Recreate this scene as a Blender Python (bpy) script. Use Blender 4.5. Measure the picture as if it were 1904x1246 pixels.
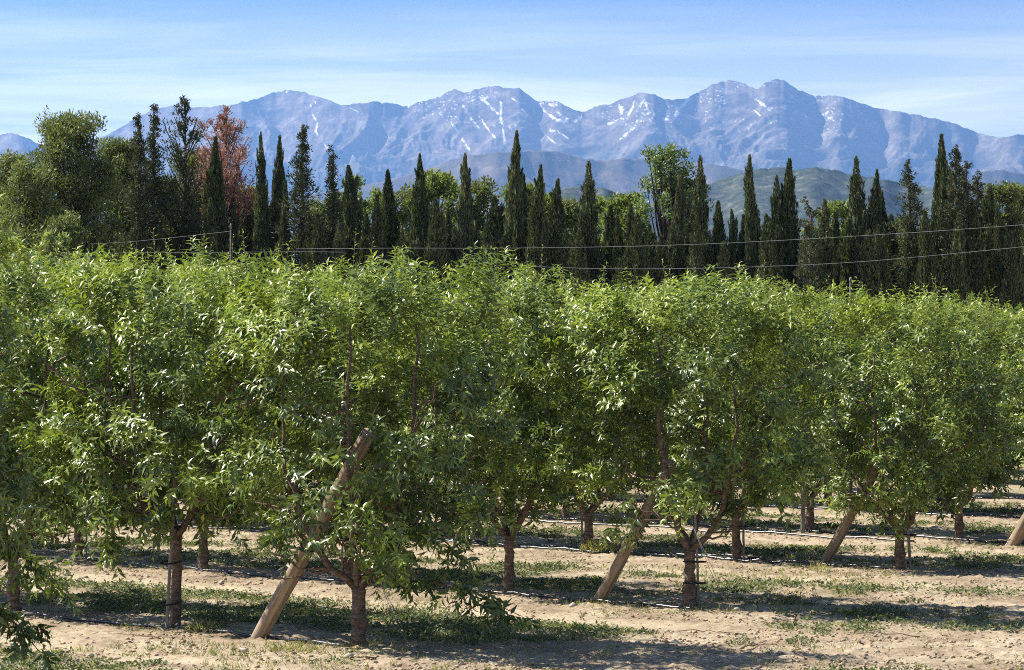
import bpy, math, random
import numpy as np
from mathutils import Vector

for o in list(bpy.data.objects): bpy.data.objects.remove(o)
S = bpy.context.scene
C = S.collection
R = math.radians

# ------------------------------------------------------------------ camera, sky, sun, exposure
F = 5600.0            # focal length in photo pixels (1904 wide)
HZ = 689.0            # photo row of the true horizon
CH = 2.8              # camera height above the orchard soil
cam_d = bpy.data.cameras.new('camera'); cam = bpy.data.objects.new('camera', cam_d); C.objects.link(cam)
cam.location = (0, 0, CH)
cam.rotation_euler = (R(90) + math.atan((HZ - 623) / F), 0, 0)
cam_d.sensor_width = 36; cam_d.lens = F / 1904 * 36
cam_d.clip_start = 0.5; cam_d.clip_end = 200000
S.camera = cam

SUN_EL = R(45)
sd = Vector((-0.93, 0.37, 0)).normalized() * math.cos(SUN_EL) + Vector((0, 0, math.sin(SUN_EL)))
sl = bpy.data.lights.new('sun', 'SUN'); sl.energy = 5.0; sl.angle = R(0.53); sl.color = (1.0, 0.95, 0.86)
so = bpy.data.objects.new('sun', sl); C.objects.link(so); so.location = (-60, 50, 90)
so.rotation_euler = (-sd).to_track_quat('-Z', 'Y').to_euler()

W = bpy.data.worlds.new('World'); S.world = W; W.use_nodes = True
nt = W.node_tree; nt.nodes.clear()
def N(t, typ, **kw):
    n = t.nodes.new(typ)
    for k, v in kw.items():
        if k in n.inputs: n.inputs[k].default_value = v
        else: setattr(n, k, v)
    return n
wo = N(nt, 'ShaderNodeOutputWorld'); bg = N(nt, 'ShaderNodeBackground'); bg.inputs['Strength'].default_value = 0.050
sky = N(nt, 'ShaderNodeTexSky', sky_type='NISHITA', sun_disc=False)
sky.sun_elevation = SUN_EL; sky.sun_rotation = math.atan2(sd.x, sd.y)
sky.altitude = 150; sky.air_density = 0.65; sky.dust_density = 0.15; sky.ozone_density = 3.0
tc = N(nt, 'ShaderNodeTexCoord')
mp = N(nt, 'ShaderNodeMapping'); mp.inputs['Scale'].default_value = (3.2, 3.2, 42.0); mp.inputs['Rotation'].default_value = (0, R(3.5), 0)
mp.inputs['Location'].default_value = (1.3, 0.0, 0.35)
nz = N(nt, 'ShaderNodeTexNoise'); nz.inputs['Scale'].default_value = 1.7; nz.inputs['Detail'].default_value = 9; nz.inputs['Roughness'].default_value = 0.56; nz.inputs['Distortion'].default_value = 0.5
rp = N(nt, 'ShaderNodeValToRGB'); rp.color_ramp.elements[0].position = 0.42; rp.color_ramp.elements[1].position = 0.72
mp2 = N(nt, 'ShaderNodeMapping'); mp2.inputs['Scale'].default_value = (1.1, 1.1, 11.0); mp2.inputs['Location'].default_value = (0.4, 0, 0.1)
nz2 = N(nt, 'ShaderNodeTexNoise'); nz2.inputs['Scale'].default_value = 2.2; nz2.inputs['Detail'].default_value = 4
rp2 = N(nt, 'ShaderNodeValToRGB'); rp2.color_ramp.elements[0].position = 0.38; rp2.color_ramp.elements[1].position = 0.72
mul = N(nt, 'ShaderNodeMath', operation='MULTIPLY'); mul2 = N(nt, 'ShaderNodeMath', operation='MULTIPLY'); mul2.inputs[1].default_value = 0.75
add = N(nt, 'ShaderNodeMath', operation='MULTIPLY_ADD')
mx = N(nt, 'ShaderNodeMix', data_type='RGBA'); mx.inputs[7].default_value = (28, 26.5, 25.5, 1)
sx_ = N(nt, 'ShaderNodeSeparateXYZ'); veil = N(nt, 'ShaderNodeMapRange'); veil.inputs['From Min'].default_value = 0.082; veil.inputs['From Max'].default_value = 0.124; veil.inputs['To Min'].default_value = 1.0; veil.inputs['To Max'].default_value = 0.05
base_ = N(nt, 'ShaderNodeMath', operation='MULTIPLY_ADD'); base_.inputs[1].default_value = 0.50; base_.inputs[2].default_value = 0.26
L = nt.links.new
hue = N(nt, 'ShaderNodeHueSaturation'); hue.inputs['Saturation'].default_value = 1.22; hue.inputs['Value'].default_value = 1.0
L(tc.outputs['Generated'], mp.inputs[0]); L(mp.outputs[0], nz.inputs['Vector']); L(nz.outputs[0], rp.inputs[0])
L(tc.outputs['Generated'], mp2.inputs[0]); L(mp2.outputs[0], nz2.inputs['Vector']); L(nz2.outputs[0], rp2.inputs[0])
L(tc.outputs['Generated'], sx_.inputs[0]); L(sx_.outputs['Z'], veil.inputs['Value']); L(rp2.outputs[0], base_.inputs[0])
add.inputs[1].default_value = 0.6; L(rp.outputs[0], add.inputs[0]); L(base_.outputs[0], add.inputs[2]); L(add.outputs[0], mul.inputs[0]); L(veil.outputs[0], mul.inputs[1]); L(mul.outputs[0], mul2.inputs[0])
L(sky.outputs[0], hue.inputs['Color']); L(hue.outputs[0], mx.inputs[6]); L(mul2.outputs[0], mx.inputs[0]); L(mx.outputs[2], bg.inputs[0]); L(bg.outputs[0], wo.inputs[0])

S.view_settings.view_transform = 'Standard'; S.view_settings.look = 'None'
S.view_settings.exposure = 1.42; S.view_settings.gamma = 1.0
S.render.engine = 'CYCLES'
S.cycles.max_bounces = 6; S.cycles.diffuse_bounces = 3; S.cycles.glossy_bounces = 2; S.cycles.transmission_bounces = 4
S.cycles.use_denoising = False
S.cycles.volume_bounces = 0
S.cycles.filter_width = 1.0

# ------------------------------------------------------------------ helpers
rng = np.random.default_rng(7)
def nrm(v): return v / (np.linalg.norm(v, axis=-1, keepdims=True) + 1e-9)

def hash2(ix, iy, s):
    h = (ix.astype(np.int64) * 374761393 + iy.astype(np.int64) * 668265263 + s * 974711) & 0x7fffffff
    h = ((h ^ (h >> 13)) * 1274126177) & 0x7fffffff
    return ((h ^ (h >> 16)) & 0xffff) / 65535.0
def vnoise(x, y, s=0):
    ix = np.floor(x); iy = np.floor(y); fx = x - ix; fy = y - iy
    fx = fx * fx * fx * (fx * (fx * 6 - 15) + 10); fy = fy * fy * fy * (fy * (fy * 6 - 15) + 10)
    a = hash2(ix, iy, s); b = hash2(ix + 1, iy, s); c = hash2(ix, iy + 1, s); d = hash2(ix + 1, iy + 1, s)
    return (a * (1 - fx) + b * fx) * (1 - fy) + (c * (1 - fx) + d * fx) * fy
def fbm(x, y, o=5, s=0, g=0.5):
    r = 0; a = 1; t = 0
    for i in range(o):
        r = r + a * vnoise(x * 2 ** i + 17.3 * i, y * 2 ** i - 9.1 * i, s + i); t += a; a *= g
    return r / t
def ridged(x, y, o=5, s=0, g=0.5):
    r = 0; a = 1; t = 0
    for i in range(o):
        r = r + a * (1 - np.abs(2 * vnoise(x * 2 ** i + 17.3 * i, y * 2 ** i - 9.1 * i, s + i) - 1)); t += a; a *= g
    return r / t

def mesh_np(name, V, tris=None, quads=None, mats=(), mi=None, tint=None, attrs=None, smooth=False):
    me = bpy.data.meshes.new(name)
    V = np.asarray(V, np.float32); nT = 0 if tris is None else len(tris); nQ = 0 if quads is None else len(quads)
    idx = np.concatenate([np.asarray(tris, np.int32).ravel() if nT else np.zeros(0, np.int32), np.asarray(quads, np.int32).ravel() if nQ else np.zeros(0, np.int32)])
    me.vertices.add(len(V)); me.vertices.foreach_set('co', V.ravel())
    me.loops.add(len(idx)); me.loops.foreach_set('vertex_index', idx)
    me.polygons.add(nT + nQ)
    st = np.concatenate([np.arange(nT) * 3, nT * 3 + np.arange(nQ) * 4]).astype(np.int32)
    me.polygons.foreach_set('loop_start', st)
    for m in mats: me.materials.append(m)
    if mi is not None: me.polygons.foreach_set('material_index', np.asarray(mi, np.int32))
    if smooth: me.polygons.foreach_set('use_smooth', np.ones(nT + nQ, bool))
    A = dict(attrs or {})
    if tint is not None: A['tint'] = tint
    for k, v in A.items():
        at = me.attributes.new(k, 'FLOAT', 'POINT'); at.data.foreach_set('value', np.asarray(v, np.float32))
    me.update(calc_edges=True); me.validate()
    return me

class MB:                       # gathers tri / quad pieces into ONE mesh
    def __init__(s): s.V = []; s.T = []; s.Q = []; s.tm = []; s.qm = []; s.A = []; s.n = 0
    def add(s, V, T=None, Q=None, m=0, a=None):
        V = np.asarray(V, float); s.V.append(V)
        if T is not None and len(T): s.T.append(np.asarray(T) + s.n); s.tm.append(np.full(len(T), m))
        if Q is not None and len(Q): s.Q.append(np.asarray(Q) + s.n); s.qm.append(np.full(len(Q), m))
        s.A.append(np.full(len(V), 0.5) if a is None else np.broadcast_to(a, (len(V),))); s.n += len(V)
    def tube(s, P, rad, k=7, m=0, cap=True, a=None, lump=0.0, seed=0):
        P = np.asarray(P, float); rad = np.broadcast_to(rad, (len(P),)); T = np.gradient(P, axis=0); T = nrm(T)
        up = np.array([0.31, 0.17, 0.93]); ring = []
        A = nrm(np.cross(T, up)); B = np.cross(T, A)
        th = np.arange(k) * 2 * np.pi / k
        rr = np.random.default_rng(seed)
        for i in range(len(P)):
            r = rad[i] * (1 + lump * rr.uniform(-1, 1, k))
            ring.append(P[i] + np.cos(th)[:, None] * A[i] * r[:, None] + np.sin(th)[:, None] * B[i] * r[:, None])
        V = np.concatenate(ring); Q = []
        for i in range(len(P) - 1):
            for j in range(k):
                Q.append((i * k + j, i * k + (j + 1) % k, (i + 1) * k + (j + 1) % k, (i + 1) * k + j))
        Tt = []
        if cap:
            c0 = len(V); V = np.concatenate([V, [P[0], P[-1]]]); e = (len(P) - 1) * k
            for j in range(k): Tt.append((c0, (j + 1) % k, j)); Tt.append((c0 + 1, e + j, e + (j + 1) % k))
        s.add(V, Tt, Q, m, a)
    def mesh(s, name, mats, smooth=False):
        T = np.concatenate(s.T) if s.T else None; Q = np.concatenate(s.Q) if s.Q else None
        mi = np.concatenate((s.tm if s.T else []) + (s.qm if s.Q else []))
        return mesh_np(name, np.concatenate(s.V), T, Q, mats, mi, np.concatenate(s.A), None, smooth)

def link(name, data, parent=None, loc=(0, 0, 0), rz=0, sc=None):
    o = bpy.data.objects.new(name, data); C.objects.link(o); o.location = loc; o.rotation_euler = (0, 0, rz)
    if sc is not None: o.scale = sc
    if parent: o.parent = parent
    return o
def tag(o, label=None, cat=None, group=None, kind=None):
    if label: o['label'] = label
    if cat: o['category'] = cat
    if group: o['group'] = group
    if kind: o['kind'] = kind
    return o
def gp(px, py):                 # a spot on the soil read off the photo, in metres
    d = CH * F / (py - HZ); return np.array([(px - 952) / F * d, d, 0.0])

# ------------------------------------------------------------------ materials
def mat(name):
    m = bpy.data.materials.new(name); m.use_nodes = True; t = m.node_tree; t.nodes.clear()
    return m, t, N(t, 'ShaderNodeOutputMaterial')
def ramp(t, stops):
    r = N(t, 'ShaderNodeValToRGB'); e = r.color_ramp.elements
    while len(e) < len(stops): e.new(0.5)
    for i, (p, c) in enumerate(stops): e[i].position = p; e[i].color = (*c, 1)
    return r
def leafmat(name, stops, back=1.0, rough=0.42, trans=0.35, spec=0.5, tcol=(1.15, 1.25, 0.5)):
    m, t, out = mat(name); l = t.links.new
    at = N(t, 'ShaderNodeAttribute', attribute_name='tint'); r = ramp(t, stops)
    l(at.outputs['Fac'], r.inputs[0])
    p = N(t, 'ShaderNodeBsdfPrincipled'); p.inputs['Roughness'].default_value = rough; p.inputs['Specular IOR Level'].default_value = spec
    col = r.outputs[0]
    if back != 1.0:
        g = N(t, 'ShaderNodeNewGeometry'); mb = N(t, 'ShaderNodeMix', data_type='RGBA'); b = N(t, 'ShaderNodeMix', data_type='RGBA', blend_type='MULTIPLY')
        b.inputs[0].default_value = 1; l(r.outputs[0], b.inputs[6]); b.inputs[7].default_value = (back, back, back, 1)
        l(g.outputs['Backfacing'], mb.inputs[0]); l(r.outputs[0], mb.inputs[6]); l(b.outputs[2], mb.inputs[7]); col = mb.outputs[2]
    l(col, p.inputs['Base Color'])
    tr = N(t, 'ShaderNodeBsdfTranslucent'); tm = N(t, 'ShaderNodeMix', data_type='RGBA', blend_type='MULTIPLY'); tm.inputs[0].default_value = 1
    l(r.outputs[0], tm.inputs[6]); tm.inputs[7].default_value = (*tcol, 1); l(tm.outputs[2], tr.inputs[0])
    ms = N(t, 'ShaderNodeMixShader'); ms.inputs[0].default_value = trans
    l(p.outputs[0], ms.inputs[1]); l(tr.outputs[0], ms.inputs[2]); l(ms.outputs[0], out.inputs[0])
    return m
def noisemat(name, stops, scale=(8, 8, 8), detail=6, rough=0.85, bump=0.3, bdist=0.02, spec=0.2, coord='Object'):
    m, t, out = mat(name); l = t.links.new
    c = N(t, 'ShaderNodeTexCoord'); mpp = N(t, 'ShaderNodeMapping'); mpp.inputs['Scale'].default_value = scale
    n = N(t, 'ShaderNodeTexNoise'); n.inputs['Scale'].default_value = 1; n.inputs['Detail'].default_value = detail; n.inputs['Roughness'].default_value = 0.65
    r = ramp(t, stops); p = N(t, 'ShaderNodeBsdfPrincipled'); p.inputs['Roughness'].default_value = rough; p.inputs['Specular IOR Level'].default_value = spec
    b = N(t, 'ShaderNodeBump'); b.inputs['Strength'].default_value = bump; b.inputs['Distance'].default_value = bdist
    l(c.outputs[coord], mpp.inputs[0]); l(mpp.outputs[0], n.inputs['Vector']); l(n.outputs[0], r.inputs[0]); l(r.outputs[0], p.inputs['Base Color'])
    l(n.outputs[0], b.inputs['Height']); l(b.outputs[0], p.inputs['Normal']); l(p.outputs[0], out.inputs[0])
    return m

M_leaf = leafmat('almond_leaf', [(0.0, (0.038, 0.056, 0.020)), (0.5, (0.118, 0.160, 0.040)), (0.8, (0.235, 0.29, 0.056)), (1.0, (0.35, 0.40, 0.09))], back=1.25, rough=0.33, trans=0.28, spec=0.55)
M_nut = noisemat('almond_fruit', [(0.3, (0.26, 0.32, 0.17)), (0.7, (0.40, 0.44, 0.27))], (30, 30, 30), rough=0.9)
M_bark = noisemat('almond_bark', [(0.3, (0.045, 0.032, 0.025)), (0.5, (0.145, 0.100, 0.074)), (0.72, (0.30, 0.23, 0.18))], (11, 11, 38), rough=0.85, bump=0.8, bdist=0.03)
M_twig = noisemat('almond_twig', [(0.3, (0.12, 0.06, 0.04)), (0.7, (0.22, 0.16, 0.09))], (20, 20, 20))
M_post = noisemat('post_wood', [(0.30, (0.09, 0.062, 0.042)), (0.5, (0.255, 0.19, 0.13)), (0.72, (0.40, 0.31, 0.215))], (26, 26, 1.6), detail=8, rough=0.85, bump=0.6, bdist=0.01)
M_stake = noisemat('stake_bamboo', [(0.35, (0.10, 0.085, 0.07)), (0.65, (0.30, 0.27, 0.235))], (20, 20, 3))
M_strap = noisemat('strap_rubber', [(0.3, (0.01, 0.01, 0.01)), (0.7, (0.03, 0.03, 0.03))])
M_hose = noisemat('hose_plastic', [(0.35, (0.014, 0.013, 0.012)), (0.62, (0.035, 0.032, 0.03)), (0.8, (0.20, 0.17, 0.13))], (9, 9, 9), rough=0.32, bump=0.1, spec=0.7)
M_wire = noisemat('wire_steel', [(0.3, (0.10, 0.10, 0.10)), (0.7, (0.20, 0.20, 0.20))], (3, 3, 3), rough=0.7, spec=0.2, bump=0)
M_conc = noisemat('pole_grey', [(0.3, (0.05, 0.04, 0.035)), (0.7, (0.11, 0.09, 0.08))], (9, 9, 3))
M_clod = noisemat('soil_clod', [(0.3, (0.26, 0.19, 0.12)), (0.7, (0.44, 0.34, 0.23))], (20, 20, 20), rough=0.95, bump=0.5)
M_stone = noisemat('pale_stone', [(0.3, (0.30, 0.25, 0.19)), (0.7, (0.48, 0.42, 0.35))], (20, 20, 20), rough=0.9)
M_weed = leafmat('weed_leaf', [(0.0, (0.06, 0.08, 0.036)), (0.5, (0.135, 0.16, 0.07)), (0.82, (0.21, 0.225, 0.09)), (1.0, (0.38, 0.33, 0.11))], rough=0.55, trans=0.25, spec=0.3)
M_cyp = leafmat('cypress_leaf', [(0.0, (0.034, 0.044, 0.020)), (0.5, (0.080, 0.100, 0.042)), (1.0, (0.18, 0.185, 0.09))], rough=0.7, trans=0.10, spec=0.2)
M_con = leafmat('conifer_needles', [(0.0, (0.030, 0.042, 0.022)), (0.5, (0.085, 0.10, 0.052)), (1.0, (0.18, 0.17, 0.10))], rough=0.7, trans=0.10, spec=0.2)
M_pine = leafmat('pine_needles', [(0.0, (0.07, 0.09, 0.032)), (0.5, (0.165, 0.19, 0.07)), (1.0, (0.29, 0.30, 0.13))], rough=0.6, trans=0.3, spec=0.25)
M_dead = leafmat('dead_needles', [(0.0, (0.20, 0.11, 0.08)), (0.5, (0.42, 0.25, 0.18)), (1.0, (0.56, 0.38, 0.29))], rough=0.8, trans=0.15, spec=0.1, tcol=(1.2, 0.9, 0.8))
M_broad = leafmat('broad_leaf', [(0.0, (0.08, 0.11, 0.035)), (0.5, (0.18, 0.22, 0.07)), (1.0, (0.32, 0.35, 0.13))], rough=0.5, trans=0.42, spec=0.3)
M_pop = leafmat('poplar_leaf', [(0.0, (0.085, 0.12, 0.055)), (0.6, (0.175, 0.225, 0.095)), (1.0, (0.29, 0.33, 0.16))], rough=0.45, trans=0.35, spec=0.35)
M_dbark = noisemat('dark_bark', [(0.3, (0.04, 0.03, 0.025)), (0.7, (0.11, 0.085, 0.07))], (6, 6, 14))

# ------------------------------------------------------------------ orchard frame: u along the rows (towards the headland), nv across them
U = np.array([0.69, -0.724]); U /= np.linalg.norm(U); NV = np.array([-U[1], U[0]])
def P2(t, n): return U * t + NV * n
ROWN = [13.4, 20.05, 26.0, 33.1, 39.7, 46.5, 53.3, 60.1, 66.9, 73.7]
ROWT = [-21.95, -23.3, -24.25, -26.85, -27.9, -30.3, -32.6, -34.9, -37.2, -39.5]
SP = 3.08
ROWA = math.atan2(U[1], U[0])

def strip(x, y):
    """soil patterns of the place: weed cover, pale wheel track and distance to the drip line, from the row frame"""
    t = x * U[0] + y * U[1]; n = x * NV[0] + y * NV[1]
    rn = np.array([6.8] + ROWN + [80.5, 87.3, 94]); i = np.clip(np.searchsorted(rn, n) - 1, 0, len(rn) - 2)
    f = (n - rn[i]) / (rn[i + 1] - rn[i])
    wig = (fbm(t * 0.35, n * 0.35, 3, 5) - 0.5) * 0.10
    f = f + wig
    g = np.clip((f - 0.08) / 0.08, 0, 1) * np.clip((0.60 - f) / 0.08, 0, 1)
    tr = np.exp(-((f - 0.66) / 0.05) ** 2) + 0.5 * np.exp(-((f - 0.36) / 0.03) ** 2)
    te = np.interp(n, ROWN, ROWT)
    inside = np.clip((te + 1.7 + 2.2 * (fbm(x * .5, y * .5, 3, 9) - .5) - t) / 0.9, 0, 1)
    pat = np.clip((fbm(x * 1.1, y * 1.1, 5, 11) - 0.40) / 0.14, 0, 1)
    out = np.clip((fbm(x * 0.55, y * 0.55, 4, 23) - 0.60) / 0.06, 0, 1)
    far = np.clip((n - 78) / 4, 0, 1)
    return np.maximum(g * inside * pat, 0.4 * out * (1 - inside)) * (1 - far) + far * 0.9, tr * inside, inside, f

# ------------------------------------------------------------------ ground: one sheet to the horizon
xs = np.concatenate([-np.geomspace(60000, 16, 40), np.arange(-13, 14.5, 0.055), np.geomspace(17, 60000, 40)])
ys = np.concatenate([[-3000, -300, -50, 0, 10, 18], np.geomspace(22.5, 70, 560), np.geomspace(72, 34000, 70)])
GX, GY = np.meshgrid(xs, ys)
near = np.clip((72 - GY) / 8, 0, 1) * np.clip((15 - np.abs(GX)) / 1.5, 0, 1)
def gz(x, y):
    g, tr, ins, f = strip(x, y)
    z = (fbm(x * 0.8, y * 0.8, 3, 2) - 0.5) * 0.07 + (fbm(x * 5, y * 5, 4, 3) - 0.5) * 0.045 + np.maximum(fbm(x * 13, y * 13, 2, 4) - 0.62, 0) * 0.12 * (1 - 0.8 * np.clip(tr, 0, 1))
    return z - 0.02 * tr
GZ = gz(GX, GY) * near
g, tr, ins, f = strip(GX, GY)
ny, nx = GX.shape; ii = np.arange(ny * nx).reshape(ny, nx)
Q = np.stack([ii[:-1, :-1], ii[:-1, 1:], ii[1:, 1:], ii[1:, :-1]], -1).reshape(-1, 4)
gm, t, out = mat('orchard_soil'); l = t.links.new
c = N(t, 'ShaderNodeNewGeometry')
n1 = N(t, 'ShaderNodeTexNoise'); n1.inputs['Scale'].default_value = 0.9; n1.inputs['Detail'].default_value = 8; n1.inputs['Roughness'].default_value = 0.6
n2 = N(t, 'ShaderNodeTexNoise'); n2.inputs['Scale'].default_value = 11; n2.inputs['Detail'].default_value = 6; n2.inputs['Roughness'].default_value = 0.7
r1 = ramp(t, [(0.30, (0.18, 0.134, 0.09)), (0.48, (0.30, 0.238, 0.166)), (0.68, (0.43, 0.362, 0.26))])
r2 = ramp(t, [(0.30, (0.55, 0.50, 0.45)), (0.5, (0.95, 0.93, 0.90)), (0.72, (1.25, 1.25, 1.25))])
mm = N(t, 'ShaderNodeMix', data_type='RGBA', blend_type='MULTIPLY'); mm.inputs[0].default_value = 1
mt = N(t, 'ShaderNodeMix', data_type='RGBA'); mt.inputs[7].default_value = (0.47, 0.385, 0.265, 1)
mg = N(t, 'ShaderNodeMix', data_type='RGBA'); mg.inputs[7].default_value = (0.17, 0.155, 0.075, 1)
at = N(t, 'ShaderNodeAttribute', attribute_name='track'); ag = N(t, 'ShaderNodeAttribute', attribute_name='weed')
p = N(t, 'ShaderNodeBsdfPrincipled'); p.inputs['Roughness'].default_value = 0.95; p.inputs['Specular IOR Level'].default_value = 0.1
bp = N(t, 'ShaderNodeBump'); bp.inputs['Strength'].default_value = 0.8; bp.inputs['Distance'].default_value = 0.03
k1 = N(t, 'ShaderNodeMath', operation='MULTIPLY'); k1.inputs[1].default_value = 0.55; k2 = N(t, 'ShaderNodeMath', operation='MULTIPLY'); k2.inputs[1].default_value = 0.55
l(c.outputs['Position'], n1.inputs['Vector']); l(c.outputs['Position'], n2.inputs['Vector']); l(n1.outputs[0], r1.inputs[0]); l(n2.outputs[0], r2.inputs[0])
l(r1.outputs[0], mm.inputs[6]); l(r2.outputs[0], mm.inputs[7]); l(at.outputs['Fac'], k1.inputs[0]); l(k1.outputs[0], mt.inputs[0]); l(mm.outputs[2], mt.inputs[6])
l(ag.outputs['Fac'], k2.inputs[0]); l(k2.outputs[0], mg.inputs[0]); l(mt.outputs[2], mg.inputs[6]); l(mg.outputs[2], p.inputs['Base Color'])
l(n2.outputs[0], bp.inputs['Height']); l(bp.outputs[0], p.inputs['Normal']); l(p.outputs[0], out.inputs[0])
gme = mesh_np('ground', np.stack([GX, GY, GZ], -1).reshape(-1, 3), None, Q, [gm], attrs={'weed': g.ravel(), 'track': np.clip(tr, 0, 1).ravel()}, smooth=True)
tag(link('ground', gme), 'sandy orchard soil with weed strips between the tree rows', kind='structure')

# ------------------------------------------------------------------ mountains and hills
def px_terrain(name, label, pts, dr, wf, wb, seed, mats, nu, nd, spur, sx, px0=-700, px1=2600, prof=1.3, base=-8.0, smooth=False, snow=None, jit=0):
    us = np.linspace(px0, px1, nu); ry = np.interp(us, [a for a, b in pts], [b for a, b in pts])
    s = np.concatenate([-np.linspace(1, 0, max(8, nd // 10), endpoint=False), np.linspace(0, 1, nd) ** 1.15])
    UU, SS = np.meshgrid(us, s); RY = np.broadcast_to(ry, UU.shape)
    DR = dr + (fbm(UU / 230, UU * 0 + seed, 4, seed) - 0.5) * wf * 0.25
    D = DR - np.where(SS > 0, SS * wf, SS * wb)
    X = (UU - 952) / F * D; top = CH + (HZ - RY) * DR / F
    A = np.abs(SS); kw = np.exp(-(np.arange(-90, 91) / 38.0) ** 2); kw /= kw.sum(); stp = us[1] - us[0]; kw = np.interp(np.arange(-90, 90.01, stp), np.arange(-90, 91), kw); kw /= kw.sum(); hk = len(kw) // 2
    rs = np.broadcast_to(np.convolve(np.pad(ry, (hk, len(kw) - 1 - hk), mode='edge'), kw, 'valid'), UU.shape); tops = CH + (HZ - rs) * DR / F
    top = tops + (top - tops) * np.exp(-A * 4.0)
    if jit: top = top * (1 + jit * (fbm(UU / 9, UU * 0 + 3, 4, seed + 5) - 0.5) * np.exp(-A * 30.0))
    pf = np.maximum(1 - A, 0) ** prof
    wx = (fbm(X / (sx * 2.5), D / (sx * 2.5), 4, seed + 31) - 0.5) * sx * 4.0 + (D - dr) * 0.35 * np.sin(X / (sx * 2.6) + seed)
    wy = (fbm(X / (sx * 1.3), D / (sx * 1.3), 4, seed + 41) - 0.5) * sx * 2.0
    rg = ridged((X + wx) / sx, (D + wy) / (sx * 2.4), 2, seed + 3, 0.5) * 0.62 + ridged((X + wx * .8 + wy * .3) / (sx * .33), (D + wy) / (sx * .45), 6, seed + 9, 0.55) * 0.38
    rf = ridged((X + wx * .6) / (sx * 0.2), (D + wy * .5) / (sx * 0.2), 5, seed + 13, 0.6)
    amp = np.clip(A * 5, 0, 1) ** 0.8
    H = base + (top - base) * pf * (1 - amp * spur * (1 - rg) * 1.6 - amp * spur * 0.32 * (1 - rf))
    H = np.where(A >= 0.999, base - 30, H)
    py = HZ - (H - CH) * F / D
    V = np.stack([X, D, H], -1).reshape(-1, 3)
    ny, nx = UU.shape; ii = np.arange(ny * nx).reshape(ny, nx)
    Qd = np.stack([ii[:-1, :-1], ii[1:, :-1], ii[1:, 1:], ii[:-1, 1:]], -1).reshape(-1, 4)
    at = {}
    if snow is not None:
        sn = np.zeros(UU.shape)
        nzz = (fbm(UU / 5, py / 5, 4, 77) - 0.5)
        for (poly, w) in snow:
            for (ax, ay), (bx, by) in zip(poly[:-1], poly[1:]):
                dx, dy = bx - ax, by - ay; tt = np.clip(((UU - ax) * dx + (py - ay) * dy) / (dx * dx + dy * dy + 1e-6), 0, 1)
                dd = np.hypot(UU - ax - tt * dx, py - ay - tt * dy)
                sn = np.maximum(sn, np.clip(1.6 - (dd + nzz * w * 2.2) / (w * 0.5), 0, 1))
        sn *= np.clip((fbm(UU / 6, py / 5, 3, 57) - 0.36) / 0.10, 0.0, 1)
        sp = np.clip((fbm(UU / 4, py / 3, 3, 91) - 0.72) / 0.05, 0, 1) * np.clip((262 - py) / 50, 0, 1) * np.clip((UU - 620) / 120, 0, 1) * np.clip((1680 - UU) / 120, 0, 1)
        band = np.clip((fbm(UU / 60, py / 30, 3, 55) - 0.5) / 0.1, 0, 1)
        sn = np.maximum(sn, sp * band * 0.8); sn[SS < 0] = 0
        at['snow'] = sn.ravel()
    me = mesh_np(name, V, None, Qd, mats, attrs=at, smooth=smooth)
    return tag(link(name, me), label, kind='structure')

mm_, t, out = mat('mountain_rock'); l = t.links.new
ge = N(t, 'ShaderNodeNewGeometry'); sp_ = N(t, 'ShaderNodeSeparateXYZ'); l(ge.outputs['Position'], sp_.inputs[0])
na = N(t, 'ShaderNodeTexNoise'); na.inputs['Scale'].default_value = 0.0011; na.inputs['Detail'].default_value = 9; na.inputs['Roughness'].default_value = 0.6
nb = N(t, 'ShaderNodeTexNoise'); nb.inputs['Scale'].default_value = 0.006; nb.inputs['Detail'].default_value = 6; nb.inputs['Roughness'].default_value = 0.7
l(ge.outputs['Position'], na.inputs['Vector']); l(ge.outputs['Position'], nb.inputs['Vector'])
ma = N(t, 'ShaderNodeMath', operation='MULTIPLY_ADD'); ma.inputs[1].default_value = 1300; l(na.outputs[0], ma.inputs[0]); l(sp_.outputs['Z'], ma.inputs[2])
mr = N(t, 'ShaderNodeMapRange'); mr.inputs['From Min'].default_value = 2050; mr.inputs['From Max'].default_value = 2650; l(ma.outputs[0], mr.inputs['Value'])
rr = ramp(t, [(0.35, (0.10, 0.078, 0.062)), (0.52, (0.20, 0.160, 0.13)), (0.68, (0.35, 0.30, 0.25))]); l(nb.outputs[0], rr.inputs[0])
rf_ = ramp(t, [(0.35, (0.018, 0.032, 0.020)), (0.62, (0.05, 0.065, 0.04)), (0.70, (0.24, 0.22, 0.17))]); l(nb.outputs[0], rf_.inputs[0])
m1 = N(t, 'ShaderNodeMix', data_type='RGBA'); l(mr.outputs[0], m1.inputs[0]); l(rf_.outputs[0], m1.inputs[6]); l(rr.outputs[0], m1.inputs[7])
as_ = N(t, 'ShaderNodeAttribute', attribute_name='snow'); m2 = N(t, 'ShaderNodeMix', data_type='RGBA'); m2.inputs[7].default_value = (0.93, 0.93, 0.93, 1)
l(as_.outputs['Fac'], m2.inputs[0]); l(m1.outputs[2], m2.inputs[6])
p = N(t, 'ShaderNodeBsdfPrincipled'); p.inputs['Roughness'].default_value = 0.95; p.inputs['Specular IOR Level'].default_value = 0.05
l(m2.outputs[2], p.inputs['Base Color']); l(p.outputs[0], out.inputs[0])

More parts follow.
